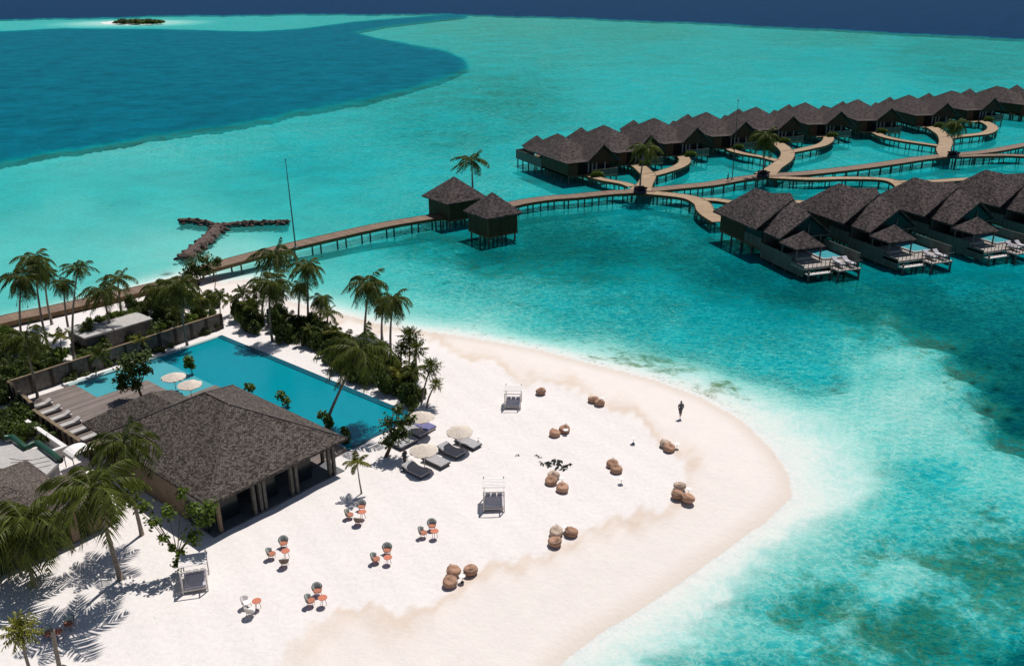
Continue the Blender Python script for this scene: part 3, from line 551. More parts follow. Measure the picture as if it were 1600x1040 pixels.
# ================================================================ BOARDWALKS
POST=None
def post_mesh(h,r=.13):
    o=MB().tube([(0,0,-h),(0,0,0)],r,8).build('post','post'); me=o.data; bpy.data.objects.remove(o); return me
PM=post_mesh(4.5,.14); PMT=post_mesh(5,.16)
def smooth_line(P,n=6):
    out=[]
    for i in range(len(P)-1):
        p0=P[max(i-1,0)];p1=P[i];p2=P[i+1];p3=P[min(i+2,len(P)-1)]
        for k in range(n):
            t_=k/n; out.append(.5*((2*p1)+(-p0+p2)*t_+(2*p0-5*p1+4*p2-p3)*t_*t_+(-p0+3*p1-3*p2+p3)*t_**3))
    out.append(P[-1]); return out
def boardwalk(pts,W,label,z=1.25,mat='deck',posts=True,group='timber boardwalks over the lagoon',step=3.6,name='boardwalk',w0=None):
    P=smooth_line([G(a,b_,z) for a,b_ in pts]); o=P[0].copy(); o.z=0
    e=thing(name,label,'boardwalk',o,0,group); n=len(P); Lf=[];Rt=[];acc=0;us=[0]
    for i,p in enumerate(P):
        d=(P[min(i+1,n-1)]-P[max(i-1,0)]); d.z=0; d.normalize(); s=Vector((-d.y,d.x,0)); ww=W/2*(1+(w0-1)*max(0,1-i/5) if w0 else 1)
        Lf.append(p+s*ww-o); Rt.append(p-s*ww-o)
        if i: acc+=(P[i]-P[i-1]).length; us.append(acc)
    mb=MB(); vs=[];fs=[]
    for l,r_ in zip(Lf,Rt): vs+=[l,r_,r_-Vector((0,0,.12)),l-Vector((0,0,.12))]
    for i in range(n-1):
        a=4*i;c=4*(i+1); fs+=[(a+1,c+1,c,a),(a+2,c+2,c+1,a+1),(a+3,c+3,c+2,a+2),(a,c,c+3,a+3)]
    fs+=[(0,3,2,1),(4*n-4,4*n-3,4*n-2,4*n-1)]
    mb.add(vs,fs); dk=mb.build('deck',mat,e)
    uv=dk.data.uv_layers[0].data
    for p_ in dk.data.polygons:
        if abs(p_.normal.z)>.5:
            for li in p_.loop_indices:
                vi=dk.data.loops[li].vertex_index; uv[li].uv=(us[vi//4],(vi%4 in (0,3))*W)
    for side,S in (('l',Lf),('r',Rt)):
        vs=[];fs=[]; sg=1 if side=='l' else -1
        for i,q in enumerate(S):
            d=(P[min(i+1,n-1)]-P[max(i-1,0)]); d.z=0; d.normalize(); s=Vector((-d.y,d.x,0))*sg
            vs+=[q-s*.02+Vector((0,0,-.125)),q+s*.09+Vector((0,0,-.125)),q+s*.09+Vector((0,0,-.5)),q-s*.02+Vector((0,0,-.5))]
            vs[-4].z+=.12+.05; vs[-3].z+=.12+.05
        # raise kerb
        for i in range(n-1):
            a=4*i;c=4*(i+1)
            for k in range(4): fs.append((a+k,a+(k+1)%4,c+(k+1)%4,c+k))
        fs+=[(0,1,2,3),(4*n-1,4*n-2,4*n-3,4*n-4)]
        for v_ in vs: pass
        MB().add([v_ if j%4>1 else v_+Vector((0,0,0)) for j,v_ in enumerate(vs)],fs).build('edge_beam','beam',e)
    if posts:
        nx=step*.5
        for i in range(1,n):
            while us[i]>nx:
                f_=(nx-us[i-1])/(us[i]-us[i-1])
                for S,off in ((Lf,.25),(Rt,.25)):
                    q=S[i-1].lerp(S[i],f_); c_=(P[i-1]-o).lerp(P[i]-o,f_); q=q+(c_-q).normalized()*off
                    po=bpy.data.objects.new('post',PM); col.objects.link(po); po.parent=e; po.location=(q.x,q.y,z-.13)
                nx+=step
    return e
boardwalk([(-160,545),(0,500),(85,482),(200,456),(300,433)],3.2,'brown boardwalk section running along the shore behind the palms at the left',.35,posts=False)
boardwalk([(304,425),(330,416),(420,392),(500,373),(600,351),(690,336),(716,331)],3.2,'straight boardwalk from the beach past the mast to the two square huts',1.3,step=5)
boardwalk([(718,330),(737,326),(755,322)],6.5,'wide boardwalk platform between the two square huts',1.29,posts=True,step=2.5)
boardwalk([(770,326),(815,315.5),(860,309),(900,306),(950,301),(1000,298),(1060,292),(1110,287),(1150,280),(1194,274)],3.4,'long curving main boardwalk from the huts to the second palm circle',1.3,step=3.2)
boardwalk([(1194,274),(1250,271),(1300,266),(1350,260),(1400,253),(1440,247),(1488,242)],3.6,'main boardwalk between the second and the third palm circle',1.31)
boardwalk([(1488,242),(1545,236),(1600,226),(1700,208)],3.0,'upper arm of the fork leading off right beyond the third palm circle',1.30)
boardwalk([(1488,244),(1560,242),(1600,243),(1700,246)],2.6,'lower arm of the fork leading off right beyond the third palm circle',1.285)
# front branches
boardwalk([(1005,300),(1050,304),(1080,309),(1097,318),(1102,328),(1110,336),(1126,346)],3.2,'pale curving branch boardwalk leading down to the nearest villa on its left',1.27,'deckpale')
boardwalk([(1094,311),(1120,312),(1150,316),(1200,318),(1245,315),(1276,318)],2.4,'branch boardwalk passing behind the nearest villa roof to the second near villa',1.26,'deckpale')
boardwalk([(1200,276),(1260,279),(1320,278),(1372,279),(1396,283),(1408,290),(1412,298)],2.6,'lower branch boardwalk from the second palm circle to the third near villa',1.275,'deckpale')
boardwalk([(1396,283),(1420,284),(1460,283),(1488,281),(1521,279),(1560,277)],2.4,'branch boardwalk passing behind the third near villa roof',1.265,'deckpale')
# back branches
st=[([(1000,297),(1009,285),(1013,274),(1006,266),(999,260),(989,256),(976,256)],[(1011,274),(1022,272),(1040,267),(1058,261),(1069,254),(1069,247),(1061,242),(1048,243)],[(988,291),(974,286),(946,281),(927,276),(914,271),(899,272)],'first'),
    ([(1196,272),(1212,260),(1226,250),(1231,240),(1226,232),(1217,225),(1208,221)],[(1228,238),(1245,235),(1264,231),(1284,226),(1294,219),(1292,213),(1274,213)],[(1215,251),(1192,245),(1163,240),(1145,235),(1137,230),(1123,230)],'second'),
    ([(1484,244),(1474,235),(1478,222),(1475,212),(1468,206),(1458,200),(1449,197),(1437,198)],[(1478,216),(1496,213),(1515,211),(1539,208),(1551,201),(1546,194),(1532,189),(1517,190)],[(1470,228),(1442,224),(1408,219),(1381,213),(1364,206),(1346,206)],'third')]
for a,b_,c_,w_ in st:
    boardwalk(a,3.2,f'pale curved stem boardwalk rising from the {w_} palm circle to its middle far villa',1.33,'deckpale',w0=1.5)
    boardwalk(b_,2.7,f'pale hooked boardwalk arm curving right above the {w_} palm circle',1.325,'deckpale')
    boardwalk(c_,2.2,f'thin pale boardwalk arm sweeping left above the {w_} palm circle',1.32,'deckpale')
boardwalk([(1640,190),(1610,181),(1595,177),(1580,178)],2.6,'short pale boardwalk end at the right edge beside the far villas',1.32,'deckpale')
# palm circles
def circle(px,py,crown,w_,Lf,v_):
    p=G(px,py,1.35); e=thing('round_planter',f'dark round planter at the foot of the {w_} boardwalk palm','planter',p,0,'round planters on the boardwalk')
    MB().lathe([(1.0,-.02),(1.3,.1),(1.35,.5),(1.2,.55),(1.1,.45)],20).build('bowl','planter',e,True)
    for k in range(5):
        a=k*1.26; o=bpy.data.objects.new('foliage',SH[7]); col.objects.link(o); o.parent=e; o.location=(.8*math.cos(a),.8*math.sin(a),.4); o.scale=(.75,.75,.9); o.rotation_euler=(0,0,a)
    q=p.copy(); q.z+=.5
    palm(q,crown,Lf,f'palm rising from the planter of the {w_} palm circle on the boardwalk',v_,tr=.15,group='palms on the boardwalk')
circle(1000,301,(1010,231),'first',3.7,1); circle(1192,276,(1197,212),'second',4.0,4); circle(1489,245,(1494,194),'third',3.8,2)
palm(Vector(G(739,312,1.3)),(737,250),4.0,'tall windblown palm rising between the two square huts',3,tr=.17,group='palms on the boardwalk')
# ================================================================ ROOFS, HUTS, VILLAS
def hip(x0,x1,y0,y1,ze,zr,along='y',ridge=None,p=None,th=.22,close=True):
    """hip roof faces. ridge: ((x,y,z),(x,y,z))"""
    mb=MB(); a,b_,c_,d_=(x0,y0,ze),(x1,y0,ze),(x1,y1,ze),(x0,y1,ze)
    if ridge is None:
        w_=min(x1-x0,y1-y0)/2
        if y1-y0>=x1-x0: ridge=(((x0+x1)/2,y0+w_,zr),((x0+x1)/2,y1-w_,zr))
        else: ridge=((x0+w_,(y0+y1)/2,zr),(x1-w_,(y0+y1)/2,zr))
    r0,r1=ridge
    same=(Vector(r0)-Vector(r1)).length<.02
    if same: mb.add([a,b_,c_,d_,r0],[(0,1,4),(1,2,4),(2,3,4),(3,0,4)])
    elif abs(r0[1]-r1[1])>=abs(r0[0]-r1[0]): mb.add([a,b_,c_,d_,r0,r1],[(0,1,4),(1,2,5,4),(2,3,5),(3,0,4,5)])
    else: mb.add([a,b_,c_,d_,r0,r1],[(0,1,5,4),(1,2,5),(2,3,4,5),(3,0,4)])
    # fascia + soffit
    k=len(mb.v); mb.v+=[(p_[0],p_[1],ze-th) for p_ in (a,b_,c_,d_)]
    mb.f+=[(k,k+1,1,0),(k+1,k+2,2,1),(k+2,k+3,3,2),(k+3,k,0,3),(k+3,k+2,k+1,k)]
    return mb
def gable(x0,x1,y0,y1,ze,apex,zr0,zr1,th=.2):
    """ridge along y at x=apex, solid prism roof with thickness"""
    mb=MB(); vs=[(x0,y0,ze),(x1,y0,ze),(apex,y0,zr0),(x0,y1,ze),(x1,y1,ze),(apex,y1,zr1)]
    lo=[(a,b_,c_-th*1.4) for a,b_,c_ in vs]
    mb.add(vs+lo,[(0,2,5,3),(1,4,5,2),(6,9,11,8),(7,8,11,10),(0,6,8,2),(2,8,7,1),(3,5,11,9),(5,4,10,11),(0,3,9,6),(1,7,10,4)]); return mb
def addposts(e,pts,z,me=PMT):
    for x,y in pts:
        po=bpy.data.objects.new('post',me); col.objects.link(po); po.parent=e; po.location=(x,y,z)
def hut(center,rot,S,ze,zr,wS,label,zf=1.0,door='both'):
    e=thing('square_hut',label,'hut',(center[0],center[1],0),rot,'square huts on the boardwalk'); s=S/2; w_=wS/2
    hip(-s,s,-s,s,ze,zr,ridge=((0,0,zr),(0,0,zr))).build('roof','roofvilla',e)
    mb=MB(); mb.box(-w_,w_,-w_,-w_+.15,zf,ze-.23); mb.box(-w_,-w_+.15,-w_+.152,w_-.152,zf,ze-.23); mb.box(w_-.15,w_,-w_+.152,w_-2.6,zf,ze-.23); mb.box(-w_,w_-.5,w_-.15,w_,zf,ze-.23); mb.build('wall','walltimber',e)
    MB().box(-w_-.1,w_+.1,-w_-.1,w_+.1,zf-.3,zf-.002).build('floor','beam',e)
    for a in (-w_+.06,w_-.06):
        for b_ in (-w_+.06,w_-.06): MB().box(a-.1,a+.1,b_-.1,b_+.1,zf,ze-.24).build('corner_post','beam',e)
    addposts(e,[(a,b_) for a in (-w_+.3,0,w_-.3) for b_ in (-w_+.3,0,w_-.3)],zf-.3); return e
hut((-10.3,158.3),R(35),8.9,4.3,8.0,7.0,'square hut with pyramid roof behind the boardwalk, left of the tall windblown palm')
hut((-3.1,146.3),R(35),7.4,4.3,7.7,6.0,'square hut with pyramid roof in front of the boardwalk, nearer of the two')
# people-sized mast etc later
def fence_run(mb,p,q,z0,z1,th=.1):
    p=Vector(p);q=Vector(q); d=(q-p); n=Vector((-d.y,d.x)).normalized()*th/2
    mb.prism([(p.x+n.x,p.y+n.y),(p.x-n.x,p.y-n.y),(q.x-n.x,q.y-n.y),(q.x+n.x,q.y+n.y)],z0,z1)
def lounger_parts(e,x,y,z,rz,pad='linen'):
    c,s=math.cos(rz),math.sin(rz)
def villa_near(loc,rot,label):
    e=thing('water_villa',label,'villa',loc,rot,'near row of overwater villas'); ZF=1.3
    # floor slab
    MB().box(0,9,-13,-0,ZF-.35,ZF).build('floor','beam',e)
    MB().box(0,8.8,-23.6,-13.002,ZF-.35,ZF-.01).build('deck','villadeck',e)
    # main walls
    mb=MB(); mb.box(0,.2,-7.5,0,ZF,4.3); mb.box(.202,8.6,-.2,0,ZF,4.3); mb.box(8.6,8.8,-12,-.2,ZF,4.3); mb.build('wall','walltimber',e)
    MB().box(2.2,3.6,0.002,.08,ZF,3.4).build('door','redwall',e)
    mb=MB(); mb.box(.02,.2,-12.3,-7.502,ZF,2.9); mb.box(.3,8.5,-12.4,-12.3,ZF,4.2); mb.build('lower_wall','fence',e)
    MB().box(.1,.18,-12.2,-7.6,2.95,4.2).build('window','glass',e)
    mb=MB(); vs=[(-1,1,4.35),(8.9,1,4.35),(8.9,-12,4.35),(-1,-12,4.35),(3.5,-4.2,9.0),(4.6,-7.4,8.7),(5.7,-10.6,9.35),(5.3,-12,8.7)]
    mb.add(vs+[(a,b_,4.1) for a,b_,c_ in vs[:4]]+[(5.3,-12,8.45)],[(0,4,1),(0,3,4),(4,3,5),(5,3,6),(6,3,7),(1,4,5),(1,5,2),(5,6,2),(6,7,2),(3,11,12,7),(7,12,10,2),(0,8,11,3),(1,9,8,0),(2,10,9,1),(8,9,10,11)]); mb.build('roof','roofvilla',e)
    gable(.2,9.7,-16.8,-9.5,4.0,5.3,7.3,9.05).build('gable_roof','roofvilla',e)
    mb=MB(); mb.poly([(1.1,-16.2,3.75),(9.3,-16.2,3.75),(5.6,-16.2,6.8)]); mb.build('gable_window','glass',e)
    mb=MB()
    for xx in (3.2,5.6,8): mb.box(xx-.07,xx+.07,-16.35,-16.22,ZF,3.7+max(0,(2.7-abs(xx-5.6))*.7))
    mb.box(1,9.4,-16.35,-16.22,3.6,3.78); mb.build('gable_frame','fence',e)
    mb=MB(); mb.box(.9,9.4,-15.9,-15.8,ZF,3.6); mb.build('glass_front','glass',e)
    # fences
    mb=MB(); fence_run(mb,(0.05,-12.4),(0.05,-20.5),-.1,2.25,.12); fence_run(mb,(.05,-20.5),(.05,-23.6),-.1,1.6); mb.build('side_fence','fence',e)
    mb=MB(); fence_run(mb,(8.9,-12.4),(8.9,-24.6),-.1,3.0,.12); mb.build('privacy_wall','fence',e)
    # pavilion
    hip(.0,5.2,-21.3,-16.9,3.55,5.6,ridge=((2.6,-19.1,5.6),(2.6,-19.1,5.6))).build('pavilion_roof','roofvilla',e)
    for a in (.5,4.7):
        for b_ in (-20.9,-17.3): MB().box(a-.08,a+.08,b_-.08,b_+.08,ZF,3.33).build('pavilion_post','fence',e)
    MB().box(1,4,-20,-17.6,ZF,ZF+.4).build('daybed','curtain',e)
    # pool
    MB().box(5.2,8.5,-21.2,-16.9,ZF-.5,ZF+.28).build('pool_tank','whitewall',e)
    MB().box(5.35,8.35,-21.05,-17.05,ZF+.281,ZF+.31).build('pool_water','poolshallow',e)
    # lower step and terrace
    MB().box(.2,4.4,-24.6,-23.61,ZF-.9,ZF-.75).build('step','whitewood',e)
    MB().box(4.6,8.6,-25.6,-23.61,ZF-.5,ZF-.3).build('terrace','villadeck',e)
    for a,b_ in ((5.6,-23.6),(7.2,-23.9)):
        l=MB(); l.box(a,a+.8,b_-1.2,b_+.6,ZF+.25,ZF+.42); l.add([(a,b_+.6,ZF+.25),(a+.8,b_+.6,ZF+.25),(a+.8,b_+.6,ZF+.42),(a,b_+.6,ZF+.42),(a,b_+1.3,ZF+.75),(a+.8,b_+1.3,ZF+.75),(a+.8,b_+1.22,ZF+.9),(a,b_+1.22,ZF+.9)],[(0,1,5,4),(1,2,6,5),(2,3,7,6),(3,0,4,7),(4,5,6,7),(0,3,2,1)])
        for q in ((a+.05,b_-1.1),(a+.7,b_-1.1),(a+.05,b_+.4),(a+.7,b_+.4)): l.box(q[0],q[0]+.05,q[1],q[1]+.05,ZF-.3,ZF+.25)
        l.build('deck_lounger','bed',e)
    # railings
    mb=MB()
    for a,b_,c_,d_ in ((.1,-23.55,4.5,-23.55),(4.6,-25.5,8.6,-25.5),(4.55,-23.6,4.55,-25.5)):
        n_=int(max(abs(c_-a),abs(d_-b_))/.8)+1
        for k in range(n_+1): mb.box(a+(c_-a)*k/n_-.03,a+(c_-a)*k/n_+.03,b_+(d_-b_)*k/n_-.03,b_+(d_-b_)*k/n_+.03,ZF-.3,ZF+.9)
        mb.box(min(a,c_)-.04,max(a,c_)+.04,min(b_,d_)-.04,max(b_,d_)+.04,ZF+.9,ZF+.96)
    mb.build('railing','post',e)
    addposts(e,[(a,b_) for a in (.3,4.5,8.6) for b_ in (-.4,-3.4,-6.4,-9.4,-12.4,-15.6,-18.8,-22)]+[(.4,-24.4),(4.3,-24.4),(4.8,-25.4),(8.4,-25.4)],ZF-.36)
    return e
near=[((35.6,144.3),17.8),((50.2,147.2),19.0),((64.6,151.2),20.5),((79.8,157.0),22)]
nm=['nearest villa of the front row, its grey side fence and pool deck facing the beach','second villa of the front row from the left','third villa of the front row from the left','villa of the front row cut by the right edge']
v0=villa_near((35.6,144.3,0),R(17.8),'overwater villa nearest the beach, its grey side fence and pool deck in view')
for (p,a),l in list(zip(near,nm))[1:]: dup(v0,(p[0],p[1],0),R(a),'overwater villa, '+l)
def villa_far(loc,rot,label):
    e=thing('water_villa',label,'villa',loc,rot,'far row of overwater villas'); ZF=1.4
    MB().box(0,11.2,-.0,27,ZF-.35,ZF).build('floor','beam',e)
    MB().box(4.6,11.2,-2.2,-.002,ZF-.35,ZF-.01).build('deck','deckpale',e)
    mb=MB(); mb.box(0,.2,.2,13,ZF-.4,4.3); mb.box(0,2.4,0,.2,ZF,4.3); mb.box(.2,10.8,14,14.2,ZF,4.2); mb.box(10.8,11,1,14.2,ZF,4.2); mb.build('wall','walltimber',e)
    MB().box(.25,2.3,-.06,-.002,ZF,3.9).build('entry_screen','redwall',e)
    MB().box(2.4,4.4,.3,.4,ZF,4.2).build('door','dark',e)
    MB().box(4.4,11,1.0,1.1,ZF,4.2).build('glass_front','glass',e)
    mb=MB()
    for xx in (5.4,6.4,7.4,9.6): mb.box(xx,xx+.35,.93,.99,ZF+.1,4.1) if 0 else MB().box(xx,xx+.35,.93,.99,ZF+.1,4.1).build('curtain','curtain',e)
    hip(-1,10.6,2.2,21.2,4.4,8.6,ridge=((4.2,9.8,8.3),(4.2,13.2,8.6))).build('roof','roofvilla',e)
    gable(4.2,13.0,-.6,11,4.0,8.5,7.7,7.9).build('gable_roof','roofvilla',e)
    MB().box(-.8,4.6,-.9,3.4,4.22,4.4).build('porch_roof','roofvilla',e)
    mb=MB(); mb.poly([(4.9,-.1,3.8),(12.2,-.1,3.8),(8.5,-.1,7.1)]); mb.build('gable_panel','gable',e)
    hip(.6,6.0,19.4,25.0,4.4,7.0,ridge=((3.3,22.2,7),(3.3,22.2,7))).build('pavilion_roof','roofvilla',e)
    for a in (1,5.6):
        for b_ in (19.8,24.6): MB().box(a-.08,a+.08,b_-.08,b_+.08,ZF,4.2).build('pavilion_post','fence',e)
    mb=MB(); fence_run(mb,(0,13.0),(0,27),ZF-.4,3.2,.12); fence_run(mb,(0,27),(5,27),ZF-.4,3.2); mb.build('side_fence','fence',e)
    mb=MB(); fence_run(mb,(4.7,-2.1),(11.2,-2.1),ZF-.5,2.7,.12); fence_run(mb,(11.2,-2.1),(11.2,4),ZF-.5,2.7); mb.build('courtyard_fence','fence',e)
    pb=MB().box(4.4,6.6,-3.5,-2.3,ZF-.9,ZF-.1).build('planter_box','planter',e)
    for k in range(3):
        o=bpy.data.objects.new('planting',SH[5]); col.objects.link(o); o.parent=e; o.location=(4.8+k*.7,-2.9,ZF-.1); o.scale=(.9,.8,1.0)
    addposts(e,[(a,b_) for a in (.3,5.5,10.9) for b_ in (.3,3.6,7,10.4,13.8,17.2,20.6,23.8,26.7)]+[(5,-2),(8,-2),(11,-2)],ZF-.36)
    return e
gab=[(944,226),(1017,211),(1090,199.4),(1166,190),(1240,181.6),(1315,174),(1394,169),(1481,161),(1555,153),(1632,144),(1712,136)]
smx=[(838,214),(917,200),(995,188),(1076,178),(1156,170),(1237,163.5),(1318,158),(1389,151),(1452,145),(1512,138),(1570,131)]
ordn=['first','second','third','fourth','fifth','sixth','seventh','eighth','ninth','tenth','eleventh']
vf=None; SMALL=Vector((3.3,22.2)); GAB=Vector((8.5,-.6))
for i,(a,b_) in enumerate(zip(gab,smx)):
    pa=G(*a,7.7); pb=G(*b_,7.0); dv=Vector((pb.x-pa.x,pb.y-pa.y)); lv=SMALL-GAB
    rot=math.atan2(dv.y,dv.x)-math.atan2(lv.y,lv.x)
    if i==0: rot=R(24.5)
    c,s=math.cos(rot),math.sin(rot); loc=(pa.x-(GAB.x*c-GAB.y*s),pa.y-(GAB.x*s+GAB.y*c),0)
    l=f'{ordn[i]} overwater villa from the left in the far row'
    if i==0: l='overwater villa at the left end of the far row, its long side wall in view'; vf=villa_far(loc,rot,l)
    else: dup(vf,loc,rot,l)
    print('villa',i,[round(x,1) for x in loc],round(math.degrees(rot),1),round(dv.length,1))
# ================================================================ RESORT TERRACE (local frame)
O=G(325,789,3.3); OX,OY=-23.5,57.3; RA=math.atan2(.763,.647)
def RL(x,y,z=0): c,s=math.cos(RA),math.sin(RA); return Vector((OX+x*c-y*s,OY+x*s+y*c,z))
# pool
e=thing('swimming_pool','long turquoise swimming pool with paler shallow shelf behind the pavilion','pool',RL(0,0),RA)
MB().prism([(16.1,3.4),(24.2,3.4),(24.2,37.2),(16.1,37.2)],.0,.10).build('deep_water','pooldeep',e)
MB().prism([(6.4,32),(12,32),(12,30),(12,25),(16.09,25),(16.09,37.2),(6.4,37.2)],-.02,.098).build('shallow_shelf','poolshallow',e)
mb=MB(); mb.box(24.2,24.95,2.9,37.7,-.5,.16); mb.box(16.1,24.198,2.9,3.398,-.5,.16); mb.build('pool_rim','pooledge',e)
mb=MB(); mb.box(11.2,24.198,37.202,37.7,-.3,.2); mb.box(5.9,11.198,37.202,37.9,-.3,.3); mb.box(16.0,16.2,3.4,24.9,.102,.13); mb.build('pool_coping','poolpale',e)
MB().box(5.7,11.2,37.92,38.5,0,.28).build('pool_ledge','whitewall',e)
# deck
e=thing('pool_terrace','grey timber terrace between the pool shelf and the pavilion','terrace',RL(0,0),RA)
mb=MB(); mb.box(1.0,6.398,20,37.2,0,.30); mb.box(6.4,11.998,20,31.99,0,.30); mb.box(12.0,16.0,17.5,24.99,0,.30); mb.box(12,16.0,3,17.498,0,.16); mb.build('deck','pooldeck',e)
# wall back
def panelwall(x0,y0,x1,y1,h,label,mat='panel',postmat='darkwood',n=12,z=0):
    p=RL(x0,y0); L_n=math.hypot(x1-x0,y1-y0); e=thing('boundary_wall',label,'wall',p,RA+math.atan2(y1-y0,x1-x0))
    for k in range(n):
        a=L_n*k/n+.1; b_=L_n*(k+1)/n-.1; MB().box(a,b_,-.08,.08,z,h).build('wall_panel',mat,e)
    for k in range(n+1): MB().box(L_n*k/n-.16,L_n*k/n+.16,-.24,.2,z,h+.02).build('wall_post',postmat,e)
    MB().box(-.1,L_n+.1,-.16,.16,h+.022,h+.09).build('wall_cap','fencetan',e); return e
panelwall(26.4,39.9,.8,39.3,2.0,'long grey panelled wall running behind the pool from corner to palms')
panelwall(.8,39.1,.1,32.2,2.0,'short tan end section of the boundary wall at the left corner','fencetan','darkwood',4,-.5)
panelwall(.1,34.5,.0,19.8,1.3,'tan board fence along the lower edge of the timber terrace','fencetan','darkwood',12,-.8)
MB()
e=thing('planting_wall','dark planting wall with white cap below the terrace','wall',RL(0,0),RA)
mb=MB(); mb.box(-1.2,-1.0,22.6,31.8,-.5,.9); mb.box(-4.2,-1.202,22.6,22.8,-.5,.9); mb.build('wall','conc',e)
mb=MB(); mb.box(-1.3,-.9,22.5,31.9,.902,1.0); mb.box(-4.3,-1.302,22.5,22.9,.902,1.0); mb.build('cap','whitewall',e)
# grey daybeds along fence
def sunlounger(loc,rz,label,group,pad='greyfabric'):
    e=thing('sun_lounger',label,'sun lounger',loc,rz,group)
    mb=MB(); mb.box(-.36,.36,-1.0,1.0,.2,.27); mb.build('frame','whitewood' if pad!='greyfabric' else 'metal',e)
    for a in (-.3,.3):
        for b_ in (-.85,.85): MB().box(a-.03,a+.03,b_-.03,b_+.03,0,.2).build('leg','metal',e)
    MB().box(-.35,.35,-.98,.32,.272,.40).build('mattress',pad,e,bevel=.03)
    MB().add([(-.35,.34,.275),(.35,.34,.275),(.35,.99,.50),(-.35,.99,.50),(-.35,.28,.40),(.35,.28,.40),(.35,.95,.63),(-.35,.95,.63)],[(0,3,2,1),(4,5,6,7),(0,1,5,4),(1,2,6,5),(2,3,7,6),(3,0,4,7)]).build('backrest',pad,e)
    return e
L0=sunlounger(RL(1.7,23.4,.3),RA-PI/2,'grey lounger nearest the pavilion in the row along the tan fence','loungers along the tan fence','conc')
for k in range(1,6): dup(L0,RL(1.7,23.4+2.15*k,.3),RA-PI/2,f'{["","second","third","fourth","fifth","sixth"][k]} grey lounger from the pavilion in the row along the tan fence')
# pavilion
e=thing('pavilion','large open beach pavilion with broad hipped grey shingle roof beside the pool','pavilion',RL(0,0),RA)
hip(0,13.8,0,17.5,3.3,7.5,ridge=((6.9,6.9,7.1),(6.9,10.6,7.1))).build('roof','roof',e)
mb=MB(); mb.tube([(0,0,3.33),(6.9,6.9,7.13),(6.9,10.6,7.13),(13.8,17.5,3.33)],.05,6); mb.tube([(13.8,0,3.33),(6.9,6.9,7.13)],.05,6); mb.tube([(0,17.5,3.33),(6.9,10.6,7.13)],.05,6); mb.build('ridge_cap','fin',e)
hip(.6,9.7,12,22,2.95,5.9,ridge=((5.1,13,5.9),(5.1,17,5.9))).build('rear_roof','roof',e)
MB().box(.3,13.4,.35,17.2,-.1,.10).build('floor','floor',e)
def pv(x0,x1,y0,y1,nm,mat,z0=.1,z1=3.06): return MB().box(x0,x1,y0,y1,z0,z1).build(nm,mat,e)
for x in (1.1,4.3,4.9,5.3,8.0,8.5,12.0,12.5): pv(x-.13,x+.13,.45,.75,'column','tanwall' if x==1.1 else 'post')
for x in (13.1,): 
    for y in (3,7,11,15): pv(x-.12,x+.12,y-.12,y+.12,'column','darkwood')
pv(.3,.55,4.2,17,'side_wall','tanwall'); pv(.3,.5,1.2,3.9,'side_glazing','glass'); pv(5.8,13,9,9.2,'inner_wall','tanwall'); pv(.6,5.5,10,10.2,'inner_wall','darkwood')
pv(1.6,12.2,.7,.9,'beam','darkwood',2.75,3.05)
for x in (2.6,6.4,10.0): pv(x-.9,x+.9,1.7,1.76,'glass_door','glass',.1,2.7)
MB().box(1.5,9,17.3,21,.1,2.75).build('rear_wall','tanwall',e)
# second building, bottom left
e=thing('thatched_building','thatched building with dark open front at the left edge behind the big palms','building',RL(-14,8),RA)
hip(-6,8.4,0,11,2.9,5.6).build('roof','roofthatch',e)
MB().box(-6,10.6,.3,10,-.1,.06).build('floor','floor',e)
for x in (-4,-1,3.0,7.2): MB().box(x-.3,x+.3,.25,.65,.06,2.68).build('column','tanwall',e)
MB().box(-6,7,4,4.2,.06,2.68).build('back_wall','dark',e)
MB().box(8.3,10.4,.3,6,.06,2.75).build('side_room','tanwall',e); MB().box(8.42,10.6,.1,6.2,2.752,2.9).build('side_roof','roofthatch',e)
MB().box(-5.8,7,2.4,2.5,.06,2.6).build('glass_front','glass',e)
sp=[G(a_,b_,2.45) for a_,b_ in ((-60,690),(0,697),(22,693),(40,703),(60,699),(92,722),(72,742),(48,748),(20,732),(-60,728))]; o_=sp[3]
e=thing('service_building','low building with flat pale sand-strewn roof at the left edge','building',(o_.x,o_.y,0))
pl=[(p.x-o_.x,p.y-o_.y) for p in sp][::-1]; MB().prism([(x*.97,y*.97) for x,y in pl],0,2.2).build('wall','conc',e); MB().prism(pl,2.202,2.45).build('roof','conc',e)
for k in range(3):
    p=sp[3].lerp(sp[7],.3+.15*k); MB().tube([(p.x-o_.x-1.5,p.y-o_.y,2.47),(p.x-o_.x-.5,p.y-o_.y+.5*k-.3,2.47),(p.x-o_.x+.6,p.y-o_.y-.3,2.47),(p.x-o_.x+1.8,p.y-o_.y+.3,2.47)],.02,5).build('cable','metal',e)
tag(MB().tube([G(a_,b_,2.6) for a_,b_ in ((8,684),(20,683),(30,692),(41,700),(50,694),(59,692),(72,702),(85,712),(94,719))],.30,12).build('rolled_tarpaulin','greenpipe',None,True),'dark green rolled tarpaulin lying along the edge of the pale flat roof','tarpaulin')
e=thing('awning','small pale curved roof between the planting wall and the pavilion','awning',RL(-1.1,19.6),RA); e.scale=(.62,.62,.9)
mb=MB()
vs=[];fs=[]
for k in range(9):
    a=PI*k/8; vs+=[(-1.7*math.cos(a),-1.6,1.6+.5*math.sin(a)),(-1.7*math.cos(a),1.6,1.6+.5*math.sin(a))]
for k in range(8): fs.append((2*k,2*k+2,2*k+3,2*k+1))
vs2=[(a,b_,c_-.08) for a,b_,c_ in vs]; MB().add(vs+vs2,fs+[tuple(i+18 for i in f)[::-1] for f in fs]+[(0,1,19,18),(16,34,35,17)]).build('roof_shell','linen',e)
for a in (-1.6,1.6):
    for b_ in (-1.5,1.5): MB().box(a-.05,a+.05,b_-.05,b_+.05,0,1.6).build('post','metal',e)
